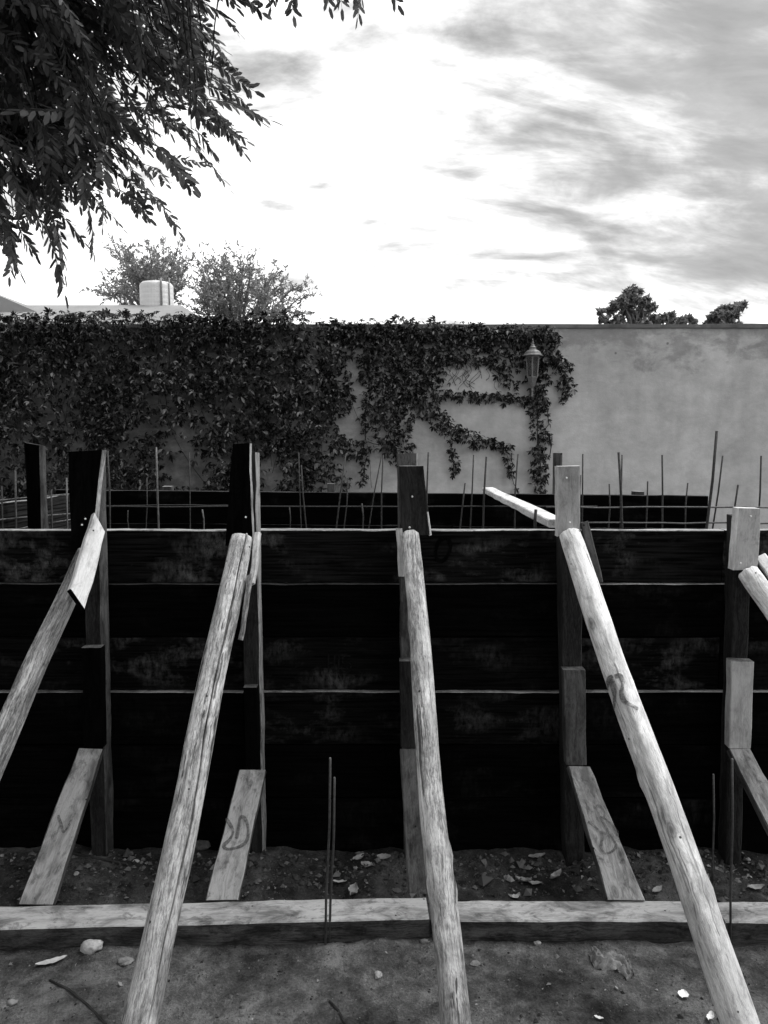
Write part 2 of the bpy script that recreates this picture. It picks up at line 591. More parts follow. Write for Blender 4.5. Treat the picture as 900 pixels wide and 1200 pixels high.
def tube_data(pts, radii, sides=6, cap=True):
    verts, faces = [], []
    up = Vector((0.13, 0.31, 0.94))
    n = len(pts)
    for i, p in enumerate(pts):
        t = (pts[min(i + 1, n - 1)] - pts[max(i - 1, 0)])
        if t.length < 1e-9:
            t = Vector((0, 0, 1))
        t.normalize()
        x = up.cross(t)
        if x.length < 0.05:
            x = Vector((1, 0, 0)).cross(t)
        x.normalize()
        y = t.cross(x)
        rr = radii[i] if hasattr(radii, '__len__') else radii
        for k in range(sides):
            a = 2 * math.pi * k / sides
            verts.append(p + x * (math.cos(a) * rr) + y * (math.sin(a) * rr))
    for i in range(n - 1):
        for k in range(sides):
            k2 = (k + 1) % sides
            faces.append((i * sides + k, i * sides + k2, (i + 1) * sides + k2, (i + 1) * sides + k))
    if cap:
        faces.append(tuple(range(sides - 1, -1, -1)))
        faces.append(tuple((n - 1) * sides + k for k in range(sides)))
    return verts, faces


class Batch:
    def __init__(self):
        self.v, self.f = [], []

    def add(self, vf):
        o = len(self.v)
        self.v += vf[0]
        self.f += [tuple(i + o for i in q) for q in vf[1]]

    def build(self, name, mat, parent=None, smooth=False):
        return make(name, self.v, self.f, mat, parent, smooth,
                    parent_world(parent) if parent else None) if False else make_world(name, self.v, self.f, mat, parent, smooth)


def make_world(name, verts, faces, mat, parent=None, smooth=False):
    """mesh given in world coordinates; its origin is put at its own centre bottom"""
    vs = np.array([tuple(v) for v in verts])
    o = Vector(((vs[:, 0].min() + vs[:, 0].max()) / 2, (vs[:, 1].min() + vs[:, 1].max()) / 2, vs[:, 2].min()))
    return make(name, vs - np.array(o), faces, mat, parent, smooth, Matrix.Translation(o))


def bar(name, pts, r, mat, parent=None, sides=6):
    v, f = tube_data([Vector(p) for p in pts], r, sides)
    return make_world(name, v, f, mat, parent, True)

# ------------------------------------------------------------------ ground
def soil_h(x, y):
    h = 0.016 * mnoise.fractal(Vector((x * 2.2, y * 2.2, 0.3)), 0.9, 2.1, 6)
    h += 0.009 * mnoise.fractal(Vector((x * 11, y * 11, 2.3)), 0.7, 2.2, 5)
    if 2.3 < y < 3.2:
        # loose spoil piled along the foot of the planks
        t = max(0.0, min(1.0, (y - 2.45) / 0.32))
        lump = 0.5 + 0.9 * mnoise.noise(Vector((x * 3.1, y * 2.0, 7.0))) + 0.5 * mnoise.noise(Vector((x * 9.0, y * 9.0, 1.0)))
        h += t * t * (3 - 2 * t) * 0.045 * max(0.15, lump + 0.35)
    return h


def build_ground():
    def axis(c0, c1, step, far):
        a = list(np.arange(c0, c1 + 1e-6, step))
        lo, hi, s = [], [], step
        p, q = c0, c1
        while p > -far:
            s *= 1.6
            p -= s; q += s
            lo.append(p); hi.append(q)
        return lo[::-1] + a + hi
    xs = axis(-2.1, 2.1, 0.02, 600)
    ys = axis(1.2, 3.1, 0.014, 600)
    verts = [(x, y, soil_h(x, y) if abs(x) < 12 and abs(y) < 12 else 0.0) for y in ys for x in xs]
    nx = len(xs)
    faces = [(j * nx + i, j * nx + i + 1, (j + 1) * nx + i + 1, (j + 1) * nx + i) for j in range(len(ys) - 1) for i in range(nx - 1)]
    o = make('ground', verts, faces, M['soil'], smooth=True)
    o['kind'] = 'structure'
    o['label'] = 'moist dark trampled soil with grit'
    return o


build_ground()

# ------------------------------------------------------------------ boundary wall behind
def build_wall():
    w = empty('boundary_wall', (0, WALL_Y + 0.1, 0))
    tag(w, 'tall plastered boundary wall with mildew stains along its top', 'wall')
    x0, x1, t = -16.0, 16.0, 0.2
    nx, nz = 128, 16
    verts, faces = [], []
    for j in range(nz + 1):
        for i in range(nx + 1):
            x = x0 + (x1 - x0) * i / nx
            z = -0.1 + (WALL_TOP + 0.1) * j / nz
            verts.append((x, WALL_Y + 0.012 * mnoise.noise(Vector((x * 0.7, z * 0.9, 0))) + 0.004 * mnoise.noise(Vector((x * 3, z * 3, 5))), z))
    for j in range(nz):
        for i in range(nx):
            k = j * (nx + 1) + i
            faces.append((k, k + 1, k + nx + 2, k + nx + 1))
    b = len(verts)
    verts += [(x0, WALL_Y + t, -0.1), (x1, WALL_Y + t, -0.1), (x1, WALL_Y + t, WALL_TOP), (x0, WALL_Y + t, WALL_TOP)]
    faces += [(b + 1, b, b + 3, b + 2)]
    faces += [tuple([nz * (nx + 1) + i for i in range(nx + 1)] + [b + 2, b + 3])]
    make('plaster_face', verts, faces, M['plaster'], w)
    # thin mortar coping
    cv, cf = [], []
    n = 90
    for i in range(n + 1):
        x = x0 + (x1 - x0) * i / n
        dz = 0.010 * mnoise.noise(Vector((x * 1.3, 4, 0)))
        dy = 0.006 * mnoise.noise(Vector((x * 2.1, 9, 0)))
        y0, y1 = WALL_Y - 0.022 + dy, WALL_Y + t + 0.02
        z0, z1 = WALL_TOP - 0.03, WALL_TOP + 0.018 + dz
        cv += [(x, y0, z0), (x, y0 + 0.004, z1 - 0.006), (x, (y0 + y1) / 2, z1 + 0.012), (x, y1, z1 - 0.006), (x, y1, z0)]
    for i in range(n):
        for k in range(5):
            k2 = (k + 1) % 5
            cf.append((i * 5 + k, i * 5 + k2, (i + 1) * 5 + k2, (i + 1) * 5 + k))
    make('coping', cv, cf, M['coping'], w)


build_wall()

# ------------------------------------------------------------------ front formwork
FORM_Y = 2.86
TOP_Z = EYE - 0.332
COURSES = [(620, 683), (683, 745.5), (745.5, 808), (808, 870), (870, 931), (931, 996)]
PROUD = [0.0, 0.011, 0.009, 0.026, 0.029, 0.032]


PLANKS = {}


def build_front_form():
    root = empty('plank_formwork', (0, FORM_Y, 0))
    tag(root, 'front shuttering wall of black oiled planks held by posts', 'formwork')
    joints = [[-0.53, 1.27], [-1.1, 0.68], [0.09, 1.27], [-0.53, 0.68], [0.09, 1.4], [-1.1, 0.09]]
    for k, (y0, y1) in enumerate(COURSES):
        Y = FORM_Y - PROUD[k]
        z1, z0 = at(450, y0, FORM_Y).z, at(450, y1, FORM_Y).z
        if k == 0:
            z1 = TOP_Z
        xs = [-2.5] + joints[k] + [2.5]
        for i in range(3):
            xa, xb = xs[i] + 0.002, xs[i + 1] - 0.002
            dz = rng.uniform(-0.0015, 0.0015)
            q = [Vector(p) for p in ((xa, Y, z0 + 0.002 + dz), (xa, Y, z1 - 0.001 + dz), (xb, Y, z1 - 0.001 + rng.uniform(-0.0015, 0.0015)), (xb, Y, z0 + 0.002))]
            PLANKS[(k, i)] = q, timber('plank', *q,
                   0.048 + PROUD[k], M['plank_top'] if k == 0 else M['plank_bloom'] if k == 2 or (k == 3 and i == 1) else M['plank'], root, seg=22, cham=0.0025, wob=0.0016,
                   edge=(M['raw_edge'] if k in (0, 3) else M['board_dim'] if k == 1 and i < 2 else M['raw_edge'] if k == 1 else M['oiled'], (1, 2, 3)), seed=k * 10 + i, back=Vector((0, 1, 0)))
    return root


FORM = build_front_form()

# ------------------------------------------------------------------ posts with cleats
POST_Y = FORM_Y - 0.036          # back face of the posts
POST_T = 0.075
PF = POST_Y - POST_T             # front face of the posts
CL = PF - 0.045                  # front face of the cleats
POSTS = [
    # label, post px quad (bottom-left, bottom-right, top-right, top-left), post mat, upper cleat quad + mat, lower cleat quad + mat
    dict(label='timber post behind the leftmost log prop, with a black cleat on top',
         post=[(106, 1000), (125, 1000), (115, 531), (95, 531)], mat='post',
         up=[(83, 645), (107, 645), (119, 528), (80, 529)], upm='oiled',
         low=[(98, 877), (120, 877), (118, 759), (95, 759)], lowm='oiled'),
    dict(label='timber post behind the cracked log prop, its tall black cleat wider at the foot',
         post=[(289, 1002), (309, 1002), (300, 530), (282, 530)], mat='post',
         up=[(264, 640), (296, 640), (292, 520), (272, 520)], upm='oiled',
         low=[(288, 902), (303, 902), (301, 806), (285, 806)], lowm='oiled'),
    dict(label='timber post behind the middle log prop, a dark cleat nailed in front of its top',
         post=[(474, 1000), (496, 1000), (489, 532), (466, 532)], mat='board_dim',
         up=[(471, 628), (504, 626), (497, 546), (468, 546)], upm='tar',
         low=[(470, 876), (493, 876), (491, 775), (468, 775)], lowm='tar'),
    dict(label='timber post under the pale grey cleat above the marked log prop',
         post=[(664, 1000), (686, 1000), (681, 556), (656, 556)], mat='post',
         up=[(653, 629), (680, 621), (680, 546), (653, 547)], upm='board_grey',
         low=[(664, 897), (688, 897), (686, 785), (660, 785)], lowm='board_dim'),
    dict(label='timber post at the right edge with the lowest grey cleat',
         post=[(852, 1000), (870, 1000), (881, 606), (862, 606)], mat='post',
         up=[(859, 668), (888, 668), (892, 596), (865, 595)], upm='board_grey',
         low=[(855, 877), (880, 877), (884, 776), (857, 775)], lowm='board_grey'),
]
for i, d in enumerate(POSTS):
    base = at((d['post'][0][0] + d['post'][1][0]) / 2, 1000, PF)
    root = empty('formwork_post', (base.x, PF, 0))
    tag(root, d['label'], 'post', 'posts holding the plank wall')
    q = quad_px(d['post'], [PF] * 4)
    q[0].z = q[1].z = -0.05
    timber('post_timber', *q, POST_T, M[d['mat']], root, seg=16, cham=0.004, wob=0.0025, edge=(M['board'] if i in (1, 2) else M['board_dim'] if i == 0 else M['post'], (1, 2, 3) if i < 3 else (5, 6, 7)), back=Vector((0, 1, 0)))  # right sides of the left posts painted paler for the light they catch
    uq = quad_px(d['up'], [CL] * 4)
    up = timber('upper_cleat', *uq, 0.0445, M[d['upm']], root, seg=8, cham=0.003, wob=0.0018,
                edge=(M['raw_edge'], (2, 3)) if i in (0, 1, 2) else (M['board_pale'], (6, 7)), ends=True, back=Vector((0, 1, 0)))  # paler cleat sides stand in for the light falling on them
    lq = quad_px(d['low'], [CL] * 4)
    timber('lower_cleat', *lq, 0.0445, M[d['lowm']], root, seg=8, cham=0.003, wob=0.0015,
           edge=(M['board_dim'], (99,)), ends=True, back=Vector((0, 1, 0)))
    # nails in the upper cleat
    for (nx_, ny_) in {0: [(96, 615), (100, 608)], 1: [(288, 606), (289, 626)], 2: [(483, 582), (480, 618)], 3: [(664, 560), (668, 612)], 4: [(868, 660), (880, 605)]}[i]:
        p = at(nx_, ny_, CL - 0.0015)
        v, f = tube_data([p + Vector((0, 0.01, 0)), p, p - Vector((0, 0.0015, 0))], [0.0022, 0.0038, 0.003], 8)
        make_world('nail', v, f, M['nail'], up, True)

# ------------------------------------------------------------------ log props
LOG_SIDES = 72


def log_radius(t, ang, r0, r1, seed, knob=0.045, flat=0.0):
    r = r1 + (r0 - r1) * (1 - t)
    v = Vector((math.cos(ang) * 1.3, math.sin(ang) * 1.3, t * 5.0 + seed * 3.1))
    k = 1 + 1.5 * knob * mnoise.fractal(v, 0.9, 2.0, 4) + 0.02 * mnoise.noise(Vector((math.cos(ang) * 5, math.sin(ang) * 5, t * 6 + seed)))
    if flat:
        # hewn flat on four sides
        c = max(abs(math.cos(ang)), abs(math.sin(ang)))
        k *= (1 - flat) + flat * (0.86 / c)
    return r * k


def log_frame(top, bot):
    return frame(bot, top - bot, Vector((1, 0, 0)))


def build_log(name, top, bot, r_top, r_bot, mat, seed, bend=0.01, crack=None, seg=70, flat=0.0, knobs=3):
    """peeled pole from bot (on the ground) to top; local z runs up the pole"""
    mw = log_frame(top, bot)
    Ln = (top - bot).length
    verts, faces = [], []
    rr = random.Random(seed)
    kn = [(rr.uniform(0.1, 0.92), rr.uniform(0, 6.28), rr.uniform(0.10, 0.2)) for _ in range(knobs)]
    for i in range(seg + 1):
        t = i / seg
        ox = bend * math.sin(t * 3.0 + seed) + 0.004 * math.sin(t * 11 + seed * 2)
        oy = bend * math.sin(t * 2.3 + seed * 1.7) * 0.6
        endf = 1.0
        z = t * Ln
        if i == seg:
            endf = 0.80
        if i == seg - 1:
            endf = 0.95
            z = Ln * (1 - 0.25 / seg)
        if i == 0:
            endf = 0.9
        for k in range(LOG_SIDES):
            a = 2 * math.pi * k / LOG_SIDES
            groove = 0.0
            if crack:
                # the columns of the mesh follow the crack so that its lips stay sharp
                ca = crack[0] + 0.10 * math.sin(t * 6.0) + 0.05 * math.sin(t * 19) + 0.02 * math.sin(t * 53)
                dep = max(0.0, min(1.0, (t - crack[1]) / 0.2))
                near = {0: (0.0, 1.0), 1: (0.03, 0.75), LOG_SIDES - 1: (-0.03, 0.75), 2: (0.062, 0.05), LOG_SIDES - 2: (-0.062, 0.05), 3: (0.07, 0.0), LOG_SIDES - 3: (-0.07, 0.0)}
                off, groove = near.get(k, (a if a <= math.pi else a - 2 * math.pi, 0.0))
                a = ca + off * ((0.35 + 0.65 * dep) if abs(off) < 0.08 else 1.0)
                groove *= dep * crack[2]
            r = log_radius(t, a, r_bot, r_top, seed, 0.05, flat) * endf
            for kt, ka, kh in kn:
                da = math.atan2(math.sin(a - ka), math.cos(a - ka)) * r
                dt = (t - kt) * Ln
                r *= 1 + kh * math.exp(-(da * da + dt * dt * 0.5) / 0.00035)
            r *= 1 - groove
            verts.append((ox + math.cos(a) * r, oy + math.sin(a) * r, z + (0.004 * mnoise.noise(Vector((math.cos(a) * 2, math.sin(a) * 2, seed))) if i == seg else 0)))
    for i in range(seg):
        for k in range(LOG_SIDES):
            k2 = (k + 1) % LOG_SIDES
            faces.append((i * LOG_SIDES + k, i * LOG_SIDES + k2, (i + 1) * LOG_SIDES + k2, (i + 1) * LOG_SIDES + k))
    faces.append(tuple(range(LOG_SIDES - 1, -1, -1)))
    c = len(verts)
    verts.append((0, 0, Ln + 0.004))
    for k in range(LOG_SIDES):
        faces.append((seg * LOG_SIDES + k, seg * LOG_SIDES + (k + 1) % LOG_SIDES, c))
    return make(name, verts, faces, mat, None, True, mw), mw, Ln


def log_ends(x0, y0, x1, y1, foot_y=1283.0, top_Y=None):
    top = at(x0, y0, top_Y if top_Y else CL - 0.01)
    k = (x1 - x0) / (y1 - y0)
    bot = on(x0 + k * (foot_y - y0), foot_y, -0.03)
    return top, bot


t_, b_ = log_ends(97, 645, 0, 872)
o, _, _ = build_log('log_prop', t_, b_, 0.030, 0.042, M['log_split'], 11, 0.010, flat=0.7)
tag(o, 'squared knotty log prop leaning at the far left edge', 'log prop', 'log props leaning on the posts')
t_, b_ = log_ends(281, 630, 168, 1198)
o, _, _ = build_log('log_prop', t_, b_, 0.040, 0.047, M['log'], 5, 0.006, crack=(-0.98, 0.10, 0.6), seg=110)
tag(o, 'thick log prop with a long crack down its right side', 'log prop', 'log props leaning on the posts')
t_, b_ = log_ends(483, 624, 533.5, 1198)
o, _, _ = build_log('log_prop', t_, b_, 0.032, 0.041, M['log'], 3, 0.010, knobs=9)
tag(o, 'slim knotty log prop in the middle of the row', 'log prop', 'log props leaning on the posts')
t_, b_ = log_ends(667, 624, 867, 1198)
LOG4, LOG4_MW, LOG4_L = build_log('log_prop', t_, b_, 0.038, 0.048, M['log_pale'], 8, 0.004, knobs=4)
tag(LOG4, 'palest smooth log prop with a dark loop drawn on it', 'log prop', 'log props leaning on the posts')
t_, b_ = log_ends(876, 669, 900, 704)
o, _, _ = build_log('log_prop', t_, b_, 0.036, 0.045, M['log_pale'], 2, 0.006)
tag(o, 'pale log prop running out of the right edge', 'log prop', 'log props leaning on the posts')

# ------------------------------------------------------------------ wedges and slats at the prop heads
def piece(name, pxs, Ys, thick, mat, label, cat, group=None, seg=6, **kw):
    q = quad_px(pxs, Ys)
    o = timber(name, *q, thick, mat, None, seg=seg, **kw)
    tag(o, label, cat, group)
    return o


HD = CL - 0.012
piece('short_board', [(83, 690), (100, 713), (125, 624), (110, 600)], [2.50, 2.50, HD - 0.02, HD - 0.02], 0.030, M['board_pale'],
      'bright short board nailed along the squared log prop at far left', 'board', edge=(M['oiled'], (99,)), ends=True, wob=0.003)
piece('split_slat', [(289, 686), (297, 682), (304, 622), (297, 622)], [2.58, 2.58, HD, HD], 0.022, M['log_pale'],
      'upper broken slat wedged beside the head of the cracked log prop', 'slat', 'wedged slats', wob=0.004)
piece('split_slat', [(279, 750), (285, 751), (297, 672), (290, 676)], [2.50, 2.50, 2.575, 2.575], 0.018, M['log'],
      'lower broken slat hanging beside the cracked log prop', 'slat', 'wedged slats', wob=0.004)
piece('split_slat', [(467, 675), (474, 675), (472, 619), (464, 619)], [HD, HD, HD + 0.01, HD + 0.01], 0.022, M['board_pale'],
      'short pale slat upright at the left of the middle log prop', 'slat', 'wedged slats', wob=0.002)
piece('split_slat', [(698, 684), (707, 681), (689, 611), (680, 614)], [HD - 0.03, HD - 0.03, HD + 0.01, HD + 0.01], 0.020, M['board_dim'],
      'dull slat leaning right of the palest log prop', 'slat', 'wedged slats', wob=0.003)
piece('split_slat', [(503, 628), (506, 627), (502, 600), (500, 600)], [CL - 0.002, CL - 0.002, CL - 0.002, CL - 0.002], 0.03, M['board_pale'],
      'thin white splinter at the right side of the dark middle cleat', 'splinter', 'wedged slats', wob=0.001)
piece('short_board', [(917, 700), (930, 690), (897, 648), (885, 653)], [2.60, 2.60, POST_Y - 0.05, POST_Y - 0.05], 0.03, M['board_pale'],
      'pale board end above the log prop at the right edge', 'board', wob=0.002)

# ------------------------------------------------------------------ ground sill beams
SILL_H = 0.072


def sill(x0, x1, pa, pb, depth, label, seed):
    """front top edge runs from picture point pa to pb on the level z = SILL_H"""
    A, B = on(*pa, SILL_H), on(*pb, SILL_H)
    d = (B - A).normalized()
    side = Vector((-d.y, d.x, 0))
    if side.y < 0:
        side = -side
    A2, B2 = A + d * x0, B + d * x1
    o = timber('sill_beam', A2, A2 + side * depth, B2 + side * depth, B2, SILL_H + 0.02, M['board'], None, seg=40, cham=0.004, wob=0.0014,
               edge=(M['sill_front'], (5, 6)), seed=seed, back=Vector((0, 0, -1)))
    tag(o, label, 'beam', 'beams lying along the ground')
    return A2, B2


sill(-0.6, 0.0, (0, 1088), (503, 1076), 0.118, 'long sawn beam on the soil at the left, under two braces', 21)
sill(0.008, 0.0, (505, 1079), (847, 1079), 0.110, 'sawn beam on the soil between the middle and pale log props', 22)
sill(0.006, 0.9, (848, 1080), (905, 1081), 0.110, 'sawn beam end on the soil at the right edge', 23)

# ------------------------------------------------------------------ lower braces
BT = CL - 0.004
BB = 2.448
BRACES = [
    ([(20, 1060), (61, 1060), (119, 878), (92, 877)], 'board', 'knotty brace board from the beam to the leftmost post', 2.42),
    ([(240, 1054), (279, 1054), (311, 902), (280, 902)], 'board', 'brace board with a dark U shaped mark behind the cracked log prop', 2.44),
    ([(478, 1047), (503, 1047), (493, 877), (469, 877)], 'board_dim', 'dim brace board directly behind the middle log prop', 2.47),
    ([(712, 1055), (756, 1055), (692, 898), (666, 898)], 'board', 'brace board with a faint scrawl behind the palest log prop', 2.43),
    ([(945, 1060), (984, 1060), (879, 877), (854, 878)], 'board', 'brace board running out of the right edge', 2.43),
]
BRACE_Q = []
for pxs, mt, lab, yb in BRACES:
    q = quad_px(pxs, [yb, yb, BT, BT])
    BRACE_Q.append((q, timber('brace_board', *q, 0.036, M[mt], None, seg=12, cham=0.004, wob=0.002, edge=(M['board_dim'], (2, 3, 6, 7)))))
    tag(BRACE_Q[-1][1], lab, 'brace', 'brace boards standing on the beams')


# ------------------------------------------------------------------ marks drawn on the timber
def ribbon_faces(pts, nrms, width):
    v, f = [], []
    n = len(pts)
    for i in range(n):
        t = (pts[min(i + 1, n - 1)] - pts[max(i - 1, 0)]).normalized()
        s = t.cross(nrms[i]).normalized()
        w = width * (0.9 + 0.2 * math.sin(i * 0.35)) * (0.5 if i in (0, n - 1) else 1)
        v += [pts[i] - s * w / 2, pts[i] + s * w / 2]
    for i in range(n - 1):
        f.append((i * 2, i * 2 + 1, i * 2 + 3, i * 2 + 2))
    return v, f


def smooth_path(ctrl, per=6):
    out = []
    P = [ctrl[0]] + list(ctrl) + [ctrl[-1]]
    for i in range(1, len(P) - 2):
        for k in range(per):
            t = k / per
            a, b, c, d = (Vector(x + (0,)) for x in P[i - 1:i + 3])
            q = 0.5 * ((2 * b) + (c - a) * t + (2 * a - 5 * b + 4 * c - d) * t * t + (3 * b - a - 3 * c + d) * t * t * t)
            out.append((q.x, q.y))
    out.append(tuple(ctrl[-1]))
    return out


def mark_flat(q, parent, ctrl_px, width, lift=0.0032, mat=None):
    """stroke through picture points, laid on the plane of the board face q"""
    a, b, c, d = q
    n = (b - a + c - d).cross((c + d) / 2 - (a + b) / 2).normalized()
    if n.dot(CAM - a) < 0:
        n = -n
    pts = []
    for (x, y) in smooth_path(ctrl_px):
        dr = ray(x, y)
        tt = (a + n * lift - CAM).dot(n) / dr.dot(n)
        pts.append(CAM + dr * tt)
    v, f = ribbon_faces(pts, [n] * len(pts), width)
    make_world('drawn_mark', v, f, mat or M['paint'], parent)


mark_flat(BRACE_Q[1][0], BRACE_Q[1][1], [(265, 959), (270, 967), (273, 975), (269, 984), (262, 991), (267, 995), (281, 992), (289, 985), (291, 975), (289, 963), (284, 957), (281, 960), (279.5, 971), (277, 983)], 0.012)
mark_flat(BRACE_Q[3][0], BRACE_Q[3][1], [(689, 963), (695, 967), (702.5, 974), (706, 981), (704.5, 992), (709, 1000), (718, 997), (722, 991), (718, 983), (711, 971), (704, 958), (711, 961), (721, 971), (724, 980)], 0.009)
mark_flat(BRACE_Q[0][0], BRACE_Q[0][1], [(68, 955), (72, 968), (75, 975), (82, 965)], 0.010)


def mark_log(ctrl_px, width):
    """stroke through picture points, laid round the surface of the marked pole"""
    inv = LOG4_MW.inverted()
    o, pts, nr = inv @ CAM, [], []
    for (x, y) in smooth_path(ctrl_px):
        d = (inv.to_3x3() @ ray(x, y)).normalized()
        r, off = 0.042, Vector((0, 0, 0))
        for _ in range(5):
            oo = o - off
            A_, B_, C_ = d.x ** 2 + d.y ** 2, oo.x * d.x + oo.y * d.y, oo.x ** 2 + oo.y ** 2 - r * r
            disc = max(B_ * B_ - A_ * C_, 0.0)
            p = oo + d * ((-B_ - math.sqrt(disc)) / A_)
            t = p.z / LOG4_L
            ang = math.atan2(p.y, p.x)
            r = log_radius(t, ang, 0.048, 0.038, 8, 0.05) + 0.0025
            off = Vector((0.004 * math.sin(t * 3.0 + 8) + 0.004 * math.sin(t * 11 + 16), 0.004 * math.sin(t * 2.3 + 8 * 1.7) * 0.6, 0))
        p = p + off
        pts.append(LOG4_MW @ p)
        nr.append((LOG4_MW.to_3x3() @ Vector((math.cos(ang), math.sin(ang), 0))).normalized())
    v, f = ribbon_faces(pts, nr, width)
    make_world('drawn_mark', v, f, M['paint'], LOG4)


mark_log([(711.5, 808), (713, 797), (718, 792)], 0.016)
mark_log([(716, 796), (719, 806), (720, 816), (719, 831)], 0.020)
mark_log([(720, 793), (727, 792), (730, 800), (728, 811), (731, 821), (739, 826), (748, 831)], 0.015)

# old lettering and a ring left on the shuttering planks
for ctrl in ([(385, 766), (385, 777), (385, 788)], [(392, 768), (392, 777), (392, 786)], [(385, 777), (388, 777), (392, 777)], [(397, 768), (397, 778), (397, 788)],
             [(411, 769), (403, 769), (402, 777), (409, 777), (411, 782), (408, 788), (401, 788)]):
    mark_flat(PLANKS[(2, 0)][0], PLANKS[(2, 0)][1], ctrl, 0.006, 0.0045, M['stencil'])
mark_flat(PLANKS[(0, 1)][0], PLANKS[(0, 1)][1], [(524, 630), (515, 634), (511, 645), (512, 655), (519, 657), (526, 649), (528, 638), (524, 630)], 0.014, 0.0045, M['oiled'])

# ------------------------------------------------------------------ rear and side formwork
REAR_Y = 4.92


def build_rear_form():
    root = empty('plank_formwork', (0, REAR_Y, 0))
    tag(root, 'rear black plank shuttering wall beyond the reinforcement bars', 'formwork')
    zt_l, zt_r = at(100, 574, REAR_Y).z, at(830, 581, REAR_Y).z
    xl, xr = at(66, 574, REAR_Y).x, at(830, 581, REAR_Y).x
    h = 0.21
    for k in range(6):
        xm = rng.uniform(-0.4, 0.6)
        for (xa, xb) in ((xl, xm), (xm + 0.004, xr)):
            za = zt_l + (zt_r - zt_l) * (xa - xl) / (xr - xl) - h * k
            zb = zt_l + (zt_r - zt_l) * (xb - xl) / (xr - xl) - h * k
            timber('plank', (xa, REAR_Y, max(za - h, -0.03) + 0.002), (xa, REAR_Y, za), (xb, REAR_Y, zb), (xb, REAR_Y, max(zb - h, -0.03) + 0.002), 0.04,
                   M['plank'], root, seg=14, cham=0.0025, wob=0.002, edge=(M['edge_dim'], (1, 2, 3)), back=Vector((0, 1, 0)))
    for px, py, w in ((195, 570, 11), (388, 567, 9), (749, 576, 12), (655, 531, 9)):
        A, B = at(px - w / 2, py, REAR_Y + 0.045), at(px + w / 2, py, REAR_Y + 0.045)
        timber('stud', (A.x, REAR_Y + 0.045, 0), (B.x, REAR_Y + 0.045, 0), B, A, 0.06, M['board_dim'], root, seg=8, edge=(M['board'], (99,)), ends=True, back=Vector((0, 1, 0)))


build_rear_form()


def build_side_form():
    root = empty('plank_formwork', (-2.2, 3.9, 0))
    tag(root, 'left return of the plank shuttering with a bar mesh against it', 'formwork')
    A, B = at(84, 579, 4.86), at(-150, 611, 3.55)
    h = 0.155
    for k in range(7):
        a1, b1 = A - Vector((0, 0, h * k)), B - Vector((0, 0, h * k))
        a0, b0 = a1 - Vector((0, 0, h - 0.003)), b1 - Vector((0, 0, h - 0.003))
        timber('plank', b0, b1, a1, a0, 0.04, M['plank_side'], root, seg=12, cham=0.003, wob=0.003, edge=(M['raw_edge'], (1, 2, 3)), seed=70 + k, back=Vector((-1, 0.2, 0)))
    # upright of the return, with a rounded weathered head
    q = quad_px([(32, 640), (50, 640), (48, 522), (27, 519)], [4.3] * 4)
    q[0].z = q[1].z = 0.0
    timber('stud', *q, 0.07, M['oiled'], root, seg=10, cham=0.012, wob=0.004, edge=(M['board_dim'], (1, 2)), ends=True, back=Vector((0, 1, 0)))


build_side_form()

# board laid across the two shuttering walls
A, B = at(571, 580, REAR_Y - 0.02), at(668, 620, FORM_Y + 0.02)
A.z, B.z = TOP_Z + 0.034, TOP_Z + 0.036
A.x, B.x = 0.66, 0.655
o = timber('spanning_board', A - Vector((0.035, 0, 0)), A + Vector((0.035, 0, 0)), B + Vector((0.035, 0.01, 0)), B - Vector((0.035, -0.01, 0)), 0.032, M['board_pale'], None, seg=14,
           cham=0.004, wob=0.002, back=Vector((0, 0, -1)))
tag(o, 'bright board bridging the front and rear shuttering walls', 'board')

